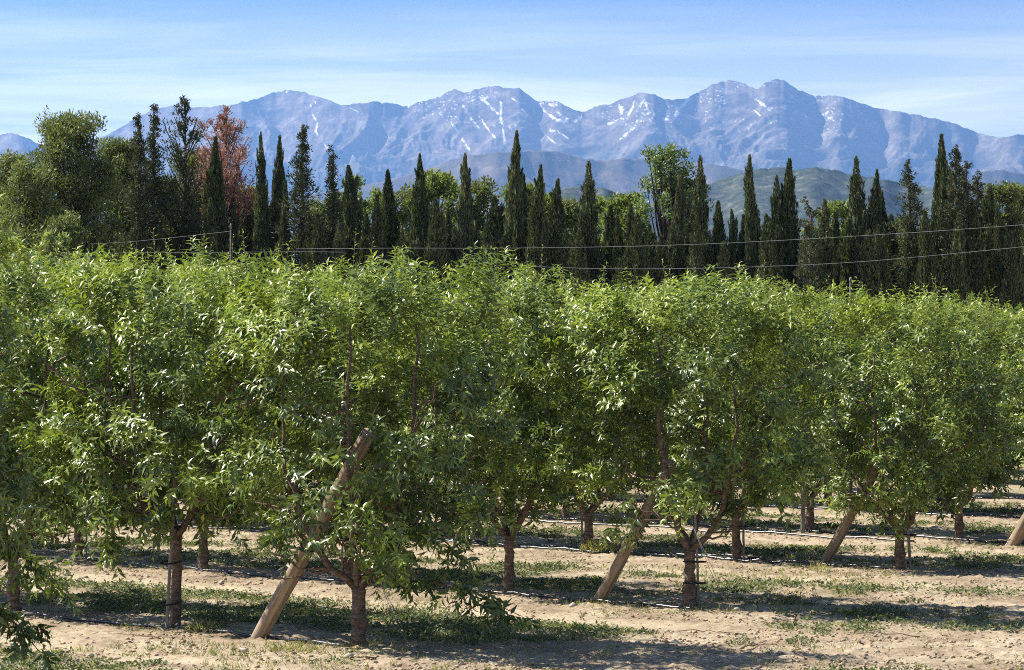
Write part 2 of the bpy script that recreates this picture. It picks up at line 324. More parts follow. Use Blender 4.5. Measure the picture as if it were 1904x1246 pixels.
RIDGE = [(-1500, 300), (-300, 275), (-100, 262), (0, 250), (20, 245), (55, 259), (110, 288), (150, 285), (190, 254), (230, 232), (270, 210), (300, 199), (330, 197), (370, 200), (420, 196), (460, 188), (500, 174), (528, 167), (560, 170), (600, 183), (635, 194), (665, 193), (695, 188), (730, 192), (757, 197), (775, 191), (810, 182), (832, 171), (845, 166), (862, 171), (878, 169), (900, 161), (925, 160), (943, 165), (965, 164), (980, 172), (998, 187), (1036, 187), (1050, 195), (1082, 209), (1105, 199), (1140, 192), (1170, 179), (1195, 171), (1220, 176), (1238, 184), (1272, 183), (1300, 172), (1325, 156), (1352, 149), (1375, 151), (1395, 160), (1409, 165), (1423, 153), (1444, 145), (1465, 153), (1487, 167), (1515, 177), (1558, 177), (1590, 187), (1630, 199), (1680, 209), (1740, 219), (1780, 231), (1820, 248), (1858, 257), (1880, 251), (1904, 251), (2000, 262), (2200, 290), (2600, 330), (3500, 360)]
SNOW = [([(891, 180), (905, 191), (926, 211)], 3.0), ([(904, 176), (900, 187)], 4), ([(932, 190), (931, 217), (936, 244), (938, 264)], 2.6), ([(860, 195), (875, 217), (889, 237)], 2.8), ([(892, 216), (905, 237), (919, 254)], 2.0), ([(845, 190), (849, 200)], 2.5), ([(838, 226), (858, 256), (872, 278)], 2.0),
        ([(999, 187), (1010, 204), (1030, 219), (1048, 226), (1070, 226), (1080, 216)], 3.8), ([(1037, 207), (1053, 221)], 3), ([(1020, 194), (1033, 195)], 3.5), ([(971, 202), (985, 219)], 2), ([(953, 182), (959, 187)], 2.5), ([(973, 190), (983, 199)], 2), ([(1154, 194), (1158, 219)], 3.6), ([(1136, 229), (1148, 222)], 5), ([(1181, 189), (1169, 214)], 2.6), ([(1198, 184), (1185, 207)], 2.4), ([(1201, 190), (1205, 203)], 2.4),
        ([(1208, 209), (1185, 222), (1179, 237), (1154, 258)], 2.6), ([(1279, 187), (1262, 205), (1255, 221)], 4.6), ([(1245, 199), (1262, 202)], 4), ([(1233, 221), (1243, 222)], 3), ([(1023, 241), (1032, 243)], 2.5), ([(1060, 242), (1069, 240)], 2.5), ([(1018, 254), (1032, 266)], 2), ([(724, 200), (737, 212)], 2.4), ([(650, 200), (674, 212)], 1.5), ([(1037, 244), (1057, 258)], 1.8), ([(576, 190), (580, 211), (590, 227), (587, 244), (608, 274)], 1.9), ([(586, 188), (584, 198)], 1.8),
        ([(1406, 184), (1432, 202)], 3.5), ([(1347, 192), (1336, 202)], 2), ([(1402, 204), (1414, 214)], 2), ([(1427, 216), (1436, 231)], 1.8), ([(1480, 207), (1500, 217)], 4), ([(1500, 190), (1513, 192)], 3), ([(1466, 190), (1473, 177)], 2.4), ([(1264, 199), (1281, 184)], 3), ([(1530, 212), (1554, 226)], 1.8), ([(1564, 212), (1577, 212)], 2.2), ([(1621, 197), (1640, 201)], 2), ([(534, 166), (532, 172)], 1.5)]
px_terrain('mountains', 'long blue mountain range with snow gullies under the sky', RIDGE, 28000, 9000, 3000, 4, [mm_], 1600, 460, 0.24, 1500, snow=SNOW, jit=0.012, smooth=False)

def hillmat(name, a, b, c_, sc):
    m, t, out = mat(name); l = t.links.new
    ge = N(t, 'ShaderNodeNewGeometry'); n = N(t, 'ShaderNodeTexNoise'); n.inputs['Scale'].default_value = sc; n.inputs['Detail'].default_value = 10; n.inputs['Roughness'].default_value = 0.72
    r = ramp(t, [(0.36, a), (0.55, b), (0.70, c_)]); p = N(t, 'ShaderNodeBsdfPrincipled'); p.inputs['Roughness'].default_value = 0.95; p.inputs['Specular IOR Level'].default_value = 0.05
    l(ge.outputs['Position'], n.inputs['Vector']); l(n.outputs[0], r.inputs[0]); l(r.outputs[0], p.inputs['Base Color']); l(p.outputs[0], out.inputs[0]); return m
MH1 = hillmat('hill_blue', (0.05, 0.05, 0.04), (0.12, 0.095, 0.075), (0.25, 0.21, 0.17), 0.004)
MH2 = hillmat('hill_green', (0.022, 0.030, 0.020), (0.060, 0.070, 0.045), (0.17, 0.16, 0.11), 0.030)
px_terrain('hills', 'bluish bare foothills in front of the main range', [(-1500, 420), (0, 400), (500, 370), (640, 352), (720, 335), (800, 312), (855, 293), (920, 283), (980, 279), (1040, 281), (1085, 294), (1120, 299), (1160, 294), (1230, 296), (1330, 306), (1450, 330), (1600, 350), (1740, 352), (1790, 335), (1830, 318), (1865, 315), (1904, 323), (2000, 340), (2600, 380)], 17000, 5000, 2500, 12, [MH1], 900, 140, 0.25, 900, jit=0.01)
px_terrain('hills', 'dark green double humped hill right of centre', [(-1500, 700), (1100, 480), (1200, 400), (1250, 372), (1298, 350), (1350, 330), (1409, 315), (1440, 310), (1480, 316), (1520, 310), (1550, 315), (1581, 323), (1661, 337), (1736, 350), (1800, 368), (1904, 385), (2200, 430), (2600, 480)], 7000, 2800, 1500, 22, [MH2], 900, 220, 0.16, 420, jit=0.02)
px_terrain('hills', 'small dark green hill between the cypresses', [(-1500, 700), (700, 500), (900, 430), (985, 385), (1020, 362), (1050, 350), (1088, 344), (1125, 351), (1160, 364), (1210, 385), (1300, 420), (1500, 500), (2600, 700)], 6000, 2400, 1500, 33, [MH2], 700, 160, 0.16, 380, jit=0.02)

# ------------------------------------------------------------------ leaves
def leaves(mb, P, Ld, Nn, Ln, Wd, tint, m=0, curl=0.16):
    """one folded, curved lance leaf per row of P"""
    Ld = nrm(Ld); Nn = nrm(Nn - (Nn * Ld).sum(1)[:, None] * Ld); Wv = np.cross(Ld, Nn); Ln = Ln[:, None]; Wd = Wd[:, None]
    mid = P + Ld * Ln * 0.42 + Nn * Ln * 0.04
    a = P; b = mid + Wv * Wd * 0.5 + Nn * Wd * 0.22; c = mid; d = mid - Wv * Wd * 0.5 + Nn * Wd * 0.22; e = P + Ld * Ln - Nn * Ln * curl
    V = np.stack([a, b, c, d, e], 1).reshape(-1, 3); k = len(P); i = np.arange(k)[:, None, None] * 5
    T = (i + np.array([[0, 2, 1], [0, 3, 2], [1, 2, 4], [2, 3, 4]])[None]).reshape(-1, 3)
    mb.add(V, T, None, m, np.repeat(tint, 5))
def shoots(mb, O, Dr, Ls, nl, r, tint0, ll=(0.095, 0.160), droop=0.35, m=0):
    """leafy shoots from points O along Dr"""
    k = len(O); Dr = nrm(Dr); n = int(nl)
    s = np.linspace(0.04, 1.0, n)[None, :] + r.uniform(-0.02, 0.02, (k, n))
    bend = np.zeros((k, 3)); bend[:, 2] = -droop * 0.45 * Ls
    P = O[:, None] + Dr[:, None] * (Ls[:, None] * s)[..., None] + bend[:, None] * (s ** 2)[..., None]
    Tn = nrm(Dr[:, None] * Ls[:, None, None] + 2 * bend[:, None] * s[..., None])
    up = np.array([0.13, 0.21, 0.97]); A = nrm(np.cross(Tn, up)); B = np.cross(Tn, A)
    ph = np.arange(n)[None] * 2.4 + r.uniform(0, 6.28, (k, 1)) + r.normal(0, 0.25, (k, n))
    rad = np.cos(ph)[..., None] * A + np.sin(ph)[..., None] * B
    fwd = (0.25 + 0.75 * s ** 2)[..., None] + r.uniform(-0.1, 0.25, (k, n, 1))
    Ld = nrm(rad * 0.9 + Tn * fwd + r.normal(0, 0.16, (k, n, 3))); Ld[..., 2] -= droop * r.uniform(0.3, 1.1, (k, n)); Ld = nrm(Ld)
    Nn = Tn + np.array([0, 0, 0.6]) + r.normal(0, 0.3, (k, n, 3))
    sz = r.uniform(*ll, (k, n)) * (1.08 - 0.55 * s ** 3)
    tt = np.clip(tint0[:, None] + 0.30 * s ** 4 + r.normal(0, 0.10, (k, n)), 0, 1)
    leaves(mb, P.reshape(-1, 3), Ld.reshape(-1, 3), Nn.reshape(-1, 3), sz.ravel(), (sz * r.uniform(0.25, 0.36, (k, n))).ravel(), tt.ravel(), m)
def nuts(mb, P, r, m=1):
    base = np.array([[0, 0, 1], [.72, 0, .55], [0, .55, .55], [-.72, 0, .55], [0, -.55, .55], [.95, 0, -.1], [0, .72, -.1], [-.95, 0, -.1], [0, -.72, -.1], [0.25, 0, -1.0]]) * np.array([0.018, 0.018, 0.026])
    T = [(0, 1, 2), (0, 2, 3), (0, 3, 4), (0, 4, 1), (5, 9, 6), (6, 9, 7), (7, 9, 8), (8, 9, 5)]; Qd = [(1, 5, 6, 2), (2, 6, 7, 3), (3, 7, 8, 4), (4, 8, 5, 1)]
    for p_ in P:
        a = r.uniform(0, 6.28); ca, sa = np.cos(a), np.sin(a); Rm = np.array([[ca, -sa, 0], [sa, ca, 0], [0, 0, 1]]); b = r.normal(0, 0.5); cb, sb = np.cos(b), np.sin(b)
        Rm = Rm @ np.array([[1, 0, 0], [0, cb, -sb], [0, sb, cb]]); mb.add(p_ + (base * r.uniform(0.85, 1.2)) @ Rm.T, T, Qd, m)
def curve(p0, p1, bow, n, r, wob=0.03):
    s = np.linspace(0, 1, n)[:, None]; p0 = np.asarray(p0, float); p1 = np.asarray(p1, float)
    P = p0 * (1 - s) + p1 * s + np.asarray(bow) * (4 * s * (1 - s)); W_ = r.normal(0, wob, (n, 3)); W_[0] = 0; W_[-1] *= .3
    return P + W_

def almond(seed, keep=None, fork=0.66, tr=0.078, H=4.1, lean=(0, 0), nclump=86, dens=14):
    """trunk with its limbs, and the crown, as two meshes; local x runs along the row"""
    r = np.random.default_rng(seed); tb = MB(); cb = MB()
    zt = np.linspace(-0.06, fork, 12); gz_ = 0.22 + r.uniform(-.03, .05)
    rad = tr * (1.08 - 0.20 * zt / fork) * (1 + 0.34 * np.exp(-((zt - gz_) / 0.05) ** 2) + 0.40 * np.exp(-((zt + 0.02) / 0.07) ** 2) + 0.18 * np.exp(-((zt - fork) / 0.08) ** 2))
    Pt = np.stack([lean[0] * zt + r.normal(0, 0.006, 12), lean[1] * zt + r.normal(0, 0.006, 12), zt], 1)
    tb.tube(Pt, rad, 14, lump=0.05, seed=seed)
    top = Pt[-1]; nl = int(r.integers(4, 6)); segs = []
    for k in range(nl):
        a = 2 * np.pi * k / nl + r.uniform(-.35, .35); rr_ = r.uniform(0.55, 0.95)
        end = top + np.array([np.cos(a) * rr_ * 1.1, np.sin(a) * rr_ * 0.85, r.uniform(2.1, 2.9)])
        cv = curve(top - [0, 0, 0.03], end, [np.cos(a) * 0.26, np.sin(a) * 0.22, -0.25], 13, r, 0.022)
        tb.tube(cv, np.linspace(tr * 0.62, 0.011, 13), 8, lump=0.06, seed=seed + k); segs.append(cv)
        for j in range(7):
            i0 = int(r.integers(2, 11)); b = a + r.uniform(-1.3, 1.3); Ls_ = r.uniform(0.45, 1.0)
            e2 = cv[i0] + np.array([np.cos(b) * Ls_, np.sin(b) * Ls_ * .8, r.uniform(-0.05, 0.7)])
            c2 = curve(cv[i0], e2, [0, 0, -0.08], 8, r, 0.02); tb.tube(c2, np.linspace(0.017, 0.004, 8), 5, cap=False); segs.append(c2)
    # clumps of shoots fill the crown's hedge-like body
    cen = []
    while len(cen) < nclump:
        q = r.uniform(-1, 1, 3); z = 0.5 + 0.5 * q[2]
        wx = 1.78 * (0.62 + 0.38 * math.sin(min(z * 1.25, 1.0) * math.pi / 2 + 0.25)) * (1.0 if z < 0.75 else 1 - (z - .75) * 0.55)
        ra = math.hypot(q[0], q[1])
        if ra > 1: continue
        if z < 0.12 and ra > 0.75: continue
        if ra < 0.45 and r.random() < 0.55 and z < 0.85: continue
        c_ = np.array([q[0] * wx, q[1] * 1.25 * wx / 1.78, 1.06 + (H - 1.18) * z]); cen.append(c_)
    cen = np.array(cen)
    # relax so clumps keep apart
    for it in range(6):
        dv = cen[:, None] - cen[None]; dd = np.linalg.norm(dv, axis=2) + np.eye(len(cen)) * 9; wgt = np.clip(0.42 - dd, 0, 1)
        cen = cen + 0.35 * (nrm(dv) * wgt[..., None]).sum(1)
    ctr = np.array([0, 0, 2.1])
    O = np.repeat(cen, dens, 0) + r.normal(0, 1, (len(cen) * dens, 3)) * np.array([0.12, 0.11, 0.11]); kp = np.ones(len(O), bool)
    if keep is not None: kp = keep(O, r)
    out_ = nrm((O - ctr) * np.array([1, 1, 0.55])); up = np.array([0, 0, 1.0])
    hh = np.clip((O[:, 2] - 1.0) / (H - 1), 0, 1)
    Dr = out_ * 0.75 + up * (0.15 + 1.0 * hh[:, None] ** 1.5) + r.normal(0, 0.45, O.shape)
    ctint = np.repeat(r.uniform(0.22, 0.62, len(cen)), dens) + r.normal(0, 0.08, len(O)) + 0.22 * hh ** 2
    Ls_ = r.uniform(0.18, 0.42, len(O)); O, Dr, ctint, Ls_ = O[kp], Dr[kp], ctint[kp], Ls_[kp]
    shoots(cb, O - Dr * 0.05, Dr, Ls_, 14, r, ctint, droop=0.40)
    # upright new growth along the top
    nt_ = 58; a = r.uniform(-1, 1, (nt_, 2)); O2 = np.stack([a[:, 0] * 1.5, a[:, 1] * 0.95, np.full(nt_, H - 0.40) + r.uniform(-0.25, 0.12, nt_)], 1)
    D2 = np.stack([a[:, 0] * 0.35, a[:, 1] * 0.35, np.ones(nt_)], 1) + r.normal(0, 0.18, (nt_, 3)); L2 = r.uniform(0.2, 0.62, nt_)
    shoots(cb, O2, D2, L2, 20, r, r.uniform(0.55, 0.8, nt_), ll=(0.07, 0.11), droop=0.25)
    for k in range(4):
        o_ = np.array([[r.uniform(-1, 1), r.uniform(-.5, .5), H - 0.35]]); d_ = np.array([[r.normal(0, .1), r.normal(0, .1), 1.0]]); L3 = r.uniform(0.5, 0.85)
        shoots(cb, o_, d_, np.array([L3]), 19, r, np.array([0.7]), ll=(0.06, 0.10), droop=0.12)
        tb.tube(curve(o_[0], o_[0] + nrm(d_)[0] * L3 * .97 - [0, 0, .04 * L3], [0, 0, 0], 4, r, 0.002), 0.004, 4, cap=False)
    # fruit among the leaves
    Pn = cen[r.integers(0, len(cen), 150)] + r.normal(0, 0.22, (150, 3)); Pn = Pn[Pn[:, 2] < H - .4]
    nuts(cb, Pn, r)
    return tb, cb

VAR = []
specs = [dict(seed=101, fork=0.64, tr=0.070), dict(seed=202, fork=1.05, tr=0.056, lean=(0.05, 0)), dict(seed=303, fork=0.78, tr=0.062, H=4.25), dict(seed=404, fork=0.76, tr=0.068, H=4.1), dict(seed=505, fork=0.62, tr=0.066, H=4.15), dict(seed=606, fork=0.70, tr=0.064, H=4.0)]
HSC = {(1, 0): 0.94, (1, 1): 0.98, (1, 2): 1.03, (0, 0): 0.98, (2, 3): 1.0, (2, 4): 1.03, (3, 4): 1.02, (3, 5): 1.05, (2, 1): 0.93, (2, 2): 0.92, (2, 0): 0.93, (3, 0): 0.92}
def clear_of(key, foot, s, h):
    """growers cut the shoots that would rub on the leaning post: keep a corridor along it open towards the headland side"""
    def keep(O, r):
        n = ROWN[key[0]]; t_ = ROWT[key[0]] - SP * key[1]; x, y = P2(t_, n); c_, s_ = math.cos(ROWA), math.sin(ROWA)
        Wx = x + c_ * O[:, 0] - s_ * O[:, 1]; Wy = y + s_ * O[:, 0] + c_ * O[:, 1]; Wz = O[:, 2] * HSC[key]
        tt = np.clip(Wz / h, 0, 1); ax_ = foot[0] + U[0] * s * tt; ay = foot[1] + U[1] * s * tt
        side = np.abs(Wx - ax_ * Wy / ay); return ~((side < 0.24) & (Wy < ay + 0.15) & (Wz < h * 1.05) & (r.random(len(O)) < 0.62))
    return keep
fa = gp(480, 1189); fb_ = gp(1112, 1121); fc = gp(1531, 1050); fd = gp(1881, 1014)
KP = {101: clear_of((1, 0), fa, 1.86, 2.30), 202: clear_of((1, 1), fa, 1.86, 2.30), 303: clear_of((2, 1), fb_, 1.22, 1.72), 404: clear_of((2, 0), fb_, 1.22, 1.72), 505: clear_of((3, 0), fc, 1.25, 1.80)}
for s_ in specs:
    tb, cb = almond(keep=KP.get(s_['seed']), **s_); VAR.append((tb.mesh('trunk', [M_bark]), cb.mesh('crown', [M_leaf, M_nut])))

ORD = ['end', 'second', 'third', 'fourth', 'fifth', 'sixth', 'seventh', 'eighth', 'ninth', 'tenth', 'eleventh', 'twelfth', 'thirteenth', 'fourteenth', 'fifteenth', 'sixteenth']
RW = ['foreground', 'first full', 'second', 'third', 'fourth', 'fifth', 'sixth', 'seventh', 'eighth', 'ninth']
special = {(1, 0): 'almond tree with a pale forked trunk beside the largest leaning post',
           (1, 1): 'almond tree whose tall trunk is strapped to a long grey stake',
           (1, 2): 'almond tree cut by the left edge behind the drooping foreground twigs',
           (0, 0): 'foreground almond tree with low twigs hanging at the left edge of the picture',
           (2, 0): 'almond tree with thick banded trunk right of the middle leaning post',
           (2, 1): 'almond tree with swollen graft low on its bare trunk, left of the middle leaning post',
           (3, 0): 'almond tree with wide forked trunk right of the golden leaning post'}
tree_at = {}
vr = random.Random(5)
for ri in range(10):
    n = ROWN[ri]
    for k in range(40):
        t_ = ROWT[ri] - SP * k; x, y = P2(t_, n)
        px = 952 + x / y * F
        if y > 96: break
        if not (-340 < px < 2230): continue
        if ri == 0 and k > 0: continue
        v = {(1, 0): 0, (1, 1): 1, (2, 1): 2, (2, 0): 3, (3, 0): 4, (1, 2): 5, (0, 0): 4, (2, 2): 5, (3, 1): 2}.get((ri, k), vr.randrange(6))
        fix = (ri, k) in ((1, 0), (1, 1), (2, 1), (2, 0), (3, 0)); flip = 0 if fix else vr.choice([0, math.pi])
        j = 0.0 if ri < 4 and k < 3 else 0.10
        e = link('almond_tree', None, None, (x + vr.uniform(-j, j), y + vr.uniform(-j, j), 0), ROWA + flip + (0 if fix else vr.uniform(-.12, .12)))
        hs = HSC.get((ri, k), vr.uniform(0.92, 0.98)); e.scale = (1, 1 if fix else vr.choice([1, 1.04]), hs)
        lb = special.get((ri, k)) or ('leafy almond tree, %s from the open end of the %s orchard row' % (ORD[k] if k else 'nearest tree', RW[ri]) if k else 'leafy almond tree standing at the open end of the %s orchard row' % RW[ri])
        tag(e, lb, 'almond tree', 'almond trees in the orchard rows')
        link('trunk', VAR[v][0], e); link('crown', VAR[v][1], e); tree_at[(ri, k)] = e

def hanging(e, p0w, p1w, n, seed, tint=0.35):
    r = np.random.default_rng(seed); b = MB(); bpy.context.view_layer.update(); inv = np.array(e.matrix_world.inverted())
    T_ = lambda p: (inv @ np.append(p, 1))[:3]
    cv = curve(T_(p0w), T_(p1w), [0, 0, 0.12], 12, r, 0.015); b.tube(cv, np.linspace(0.018, 0.004, 12), 6, m=1)
    idx = r.uniform(2, 11, n); O = np.stack([np.interp(idx, np.arange(12), cv[:, i]) for i in range(3)], 1) + r.normal(0, 0.02, (n, 3))
    fr = idx / 11
    D_ = nrm(np.tile(cv[-1] - cv[-4], (n, 1))) * 0.55 + r.normal(0, 0.8, (n, 3)); D_[:, 2] -= 0.1
    shoots(b, O + r.normal(0, .05, (n, 3)), D_, r.uniform(0.08, 0.32, n), 11, r, np.clip(tint + r.normal(0, .12, n), 0, 1), droop=0.6)
    shoots(b, cv[-1:], (cv[-1:] - cv[-3:-2]), np.array([0.22]), 16, r, np.array([tint]), droop=0.7)
    link('hanging_branch', b.mesh('hanging_branch', [M_leaf, M_twig]), e)
e = tree_at[(1, 0)]; b0 = np.array(e.location)
hanging(e, b0 + [0.12, -0.05, 0.70], np.array([0.08, 30.2, 0.34]), 34, 1)
hanging(e, b0 + [0.1, -0.1, 1.5], np.array([-0.35, 30.0, 0.75]), 20, 3)
if (0, 0) in tree_at:
    e = tree_at[(0, 0)]; b0 = np.array(e.location)
    hanging(e, b0 + [0.5, 0.2, 1.1], np.array([(75 - 952) / F * 25.5, 25.5, 0.42]), 34, 2, 0.3)
    hanging(e, b0 + [0.6, 0.3, 1.6], np.array([(110 - 952) / F * 25.9, 25.9, 0.95]), 34, 5, 0.4)
    hanging(e, b0 + [0.6, 0.3, 2.2], np.array([(130 - 952) / F * 26.2, 26.2, 1.6]), 60, 6, 0.5)

# ------------------------------------------------------------------ leaning anchor posts
def post(foot, s, h, rad, label, seed, wires=True):
    r = np.random.default_rng(seed); f0 = np.array([foot[0], foot[1], 0.0]); top = f0 + np.array([U[0] * s, U[1] * s, h])
    e = link('leaning_post', None, None, tuple(f0)); tag(e, label, 'wooden post', 'leaning anchor posts at the row ends')
    # shaft modelled upright along its own axis so the grain follows it
    Lp = float(np.linalg.norm(top - f0)) + 0.2; b = MB(); zz = np.linspace(-0.2, Lp - 0.2, 18)
    P_ = np.stack([r.normal(0, 0.003, 18), r.normal(0, 0.003, 18), zz], 1)
    b.tube(P_, rad * (1.06 - 0.14 * (zz + .2) / Lp), 20, lump=0.02, seed=seed)
    sh = link('shaft', b.mesh('shaft', [M_post], smooth=False), e)
    sh.rotation_euler = Vector((U[0] * s, U[1] * s, h)).to_track_quat('Z', 'Y').to_euler()
    b = MB(); ax = nrm(top - f0); th = np.linspace(0, 2 * np.pi, 20); A = nrm(np.cross(ax, [0, 0, 1.])); B = np.cross(ax, A); rg_ = rad * 1.02 + 0.003
    cc = ax * Lp * 0.43
    ring = cc + (np.cos(th)[:, None] * A + np.sin(th)[:, None] * B) * rg_
    b.tube(ring, 0.006, 5, cap=False); link('wire_tie', b.mesh('wire_tie', [M_strap]), e)
    return f0, top
fa = gp(480, 1189); fb_ = gp(1112, 1121); fc = gp(1531, 1050); fd = gp(1881, 1014)
post(fa, 1.76, 2.18, 0.079, 'thick brown timber post leaning right, nearest of all, left of the pale forked trunk', 1)
post(fb_, 1.22, 1.72, 0.071, 'pale timber post leaning right in the middle, with bark shadows across it', 2)
post(fc, 1.25, 1.80, 0.074, 'golden timber post leaning right, leftward of the wide forked trunk', 3)
post(fd, 1.5, 2.2, 0.095, 'timber post leaning out of the right edge of the picture', 4)
for ri, lab in ((5, 'fifth'), (6, 'sixth')):
    q = P2(ROWT[ri] - 1.4, ROWN[ri]);
    if abs(q[0] / q[1]) < 0.19: post(q, 1.5, 2.2, 0.09, 'far leaning post at the end of the %s row' % lab, 10 + ri)

# ------------------------------------------------------------------ stakes tied to trunks
def stake(p, top, rad, label, straps=(0.3, 0.7), trunk=None):
    p = np.array(p, float); top = np.array(top, float); e = link('tree_stake', None, None, tuple(p)); tag(e, label, 'tree stake', 'stakes beside the trunks')
    b = MB(); ns = 14; r = np.random.default_rng(int(abs(p[0]) * 100)); cv = curve([0, 0, -0.1], top - p, [0, 0, 0], ns, r, 0.003)
    b.tube(cv, rad * (1 + 0.12 * (np.arange(ns) % 3 == 0)), 8); link('rod', b.mesh('rod', [M_stake]), e)
    if trunk is not None:
        for z in straps:
            c_ = (p + trunk) / 2 - p; c_[2] = z; w = np.linalg.norm((trunk - p)[:2]) / 2 + 0.075; dv = nrm((trunk - p) * [1, 1, 0]); pv = np.array([-dv[1], dv[0], 0])
            th = np.linspace(0, 2 * np.pi, 22); ring = c_ + np.cos(th)[:, None] * dv * w + np.sin(th)[:, None] * pv * 0.088
            b = MB(); b.tube(ring, 0.009, 5, cap=False); link('strap', b.mesh('strap', [M_strap]), e)
def tl(k): return np.array(tree_at[k].location)
a = tl((1, 1)); stake(gp(309, 1172), gp(309, 1172) + [0.10, 0.0, 1.75], 0.019, 'long weathered grey stake strapped to the tall trunk at left', (0.28, 0.72, 1.1), a)
a = tl((1, 0)); stake(a + [-0.075, 0.09, 0], a + [-0.02, 0.1, 2.0], 0.014, 'thin stake just behind the pale forked trunk')
a = tl((2, 0)); stake(a + [0.115, -0.03, 0], a + [0.02, -0.05, 1.9], 0.014, 'thin pale stake tied right of the banded trunk', (0.3, 0.55), a)
a = tl((3, 0)); stake(a + [0.15, -0.05, 0], a + [0.02, -0.05, 2.1], 0.020, 'white stake tilted against the wide forked trunk', (0.5,), a)
a = tl((3, 1)); stake(a + [0.10, -0.08, 0], a + [0.10, -0.05, 1.8], 0.017, 'white straight stake right of the dark trunk in the third row', (0.5,), a)
a = tl((2, 2)); stake(a + [-0.10, -0.05, 0], a + [-0.04, -0.05, 2.0], 0.014, 'thin stake left of a half hidden trunk behind the largest post')
a = tl((3, 2)); stake(a + [-0.11, -0.05, 0], a + [-0.08, -0.05, 2.0], 0.015, 'thin white stake left of the trunk behind the middle post')
a = tl((2, 4)) if (2, 4) in tree_at else None
if a is not None: stake(a + [0.12, -0.03, 0], a + [0.1, -0.05, 1.8], 0.015, 'thin white stake at far left between the low leaves')
q = gp(1493, 992); stake(q, q + [0, 0, 2.4], 0.038, 'grey upright pole between rows, left of the golden leaning post')

# ------------------------------------------------------------------ drip hoses
def hose(ri, t0, t1, off, label, rad=0.013, seed=0, end=None):
    r = np.random.default_rng(seed + ri * 7); tt = np.arange(t0, t1, 0.25); nn = ROWN[ri] + off + np.cumsum(r.normal(0, 0.012, len(tt))) * 0.6 + 0.05 * np.sin(tt * 0.7 + ri)
    xy = tt[:, None] * U + nn[:, None] * NV; z = gz(xy[:, 0], xy[:, 1]) + rad * 1.5 + np.abs(r.normal(0, 0.004, len(tt)))
    b = MB(); b.tube(np.column_stack([xy, z]), rad, 7); tag(link('drip_hose', b.mesh('drip_hose', [M_hose], smooth=True)), label, 'drip hose', 'drip hoses lying along the rows')
hose(1, -45, ROWT[1] + 0.35, -0.22, 'black drip hose in front of the nearest leaning post', 0.017)
hose(2, -50, ROWT[2] + 0.55, -0.25, 'black drip hose running past the swollen bare trunk to the middle post', 0.016)
hose(3, -56, ROWT[3] + 0.3, -0.3, 'black drip hose crossing at the foot of the golden leaning post', 0.017)
hose(3, -50, ROWT[3] - 2.4, 0.25, 'second hose lying behind the third row of trunks', 0.015, 3)
hose(4, -60, ROWT[4] + 0.3, -0.25, 'pale lit drip hose far right under the fourth row', 0.017)
hose(4, -60, ROWT[4] - 3, -1.2, 'pale hose in the open strip before the fourth row', 0.017, 5)
hose(5, -64, ROWT[5] + 0.3, -0.25, 'thin distant hose along the fifth row', 0.018)
hose(6, -70, ROWT[6] + 0.3, -0.25, 'thin distant hose along the sixth row', 0.018)

# guy wires pegged into the soil beside the end trees
def guy(p0, p1, label):
    b = MB(); r = np.random.default_rng(1)
    for o_ in (-0.018, 0.018):
        b.tube(np.array([p0, (np.array(p0) + p1) / 2 + [o_, 0, 0], p1]), 0.0028, 4)
    b.tube(np.array([np.array(p1) + [0, 0, -0.1], np.array(p1) + [0.01, 0, 0.09]]), 0.010, 6)
    tag(link('guy_wire', b.mesh('guy_wire', [M_wire])), label, 'guy wire', 'guy wires pegged at the row ends')
a = gp(1356, 1138); guy(np.array([a[0] - 0.42, a[1] + .1, 1.0]), a, 'double guy wire pegged into the soil right of the banded trunk')
a = gp(768, 1216); guy(np.array([a[0] - 0.35, a[1] + .1, 0.75]), a, 'double guy wire pegged right of the pale forked trunk')

# ------------------------------------------------------------------ overhead wires and their poles
def owire(pts, label, rad=0.0032):
    """pts: (photo x, photo y); the wire hangs over a straight line on the ground"""
    P_ = []
    for px, py in pts:
        kx = (px - 952) / F; d = 51.6 / (1 + 1.067 * kx); P_.append([kx * d, d, CH + (HZ - py) * d / F])
    P_ = np.array(P_); s = np.linspace(0, len(P_) - 1, 60); Pi = np.stack([np.interp(s, np.arange(len(P_)), P_[:, i]) for i in range(3)], 1)
    k = np.ones(9) / 9
    for i in range(3): Pi[4:-4, i] = np.convolve(Pi[:, i], k, 'valid')
    b = MB(); b.tube(Pi, rad, 5); tag(link('overhead_wire', b.mesh('overhead_wire', [M_wire])), label, 'overhead wire', 'wires strung over the orchard')
owire([(550, 463), (700, 461), (900, 462), (1100, 460), (1264, 456), (1420, 449), (1580, 440), (1740, 430), (1904, 418), (2000, 410)], 'upper pale wire crossing the cypresses and rising to the right')
owire([(980, 495), (1100, 500), (1264, 500), (1420, 496), (1580, 489), (1740, 475), (1904, 459), (2000, 448)], 'lower pale wire crossing the right cypresses just above the orchard')
owire([(170, 454), (250, 449), (340, 440), (428, 430)], 'short wire rising to the left pole top')
owire([(120, 471), (300, 470), (430, 469), (560, 468), (640, 469)], 'faint level wire just over the left orchard tops', 0.0028)
def pole(px, py, d, w, label):
    x = (px - 952) / F * d; z = CH + (HZ - py) * d / F; e = link('orchard_pole', None, None, (x, d, 0)); tag(e, label, 'pole', 'upright poles among the trees')
    b = MB(); b.tube([[0, 0, -.2], [0, 0, z * .5], [0, 0, z - 0.06]], [w, w, w * .95], 10); link('shaft', b.mesh('shaft', [M_conc]), e)
    b = MB(); b.tube([[0, 0, z - 0.07], [0, 0, z], [0, 0, z + .05]], [w * 1.15, w * 1.1, w * .5], 10); link('cap', b.mesh('cap', [M_stake]), e)
pole(429, 420, 51.6 / (1 + 1.067 * (429 - 952) / F), 0.020, 'upright grey pole poking above the orchard at left')
pole(1582, 519, 70, 0.036, 'upright grey pole tip in front of the right cypresses')

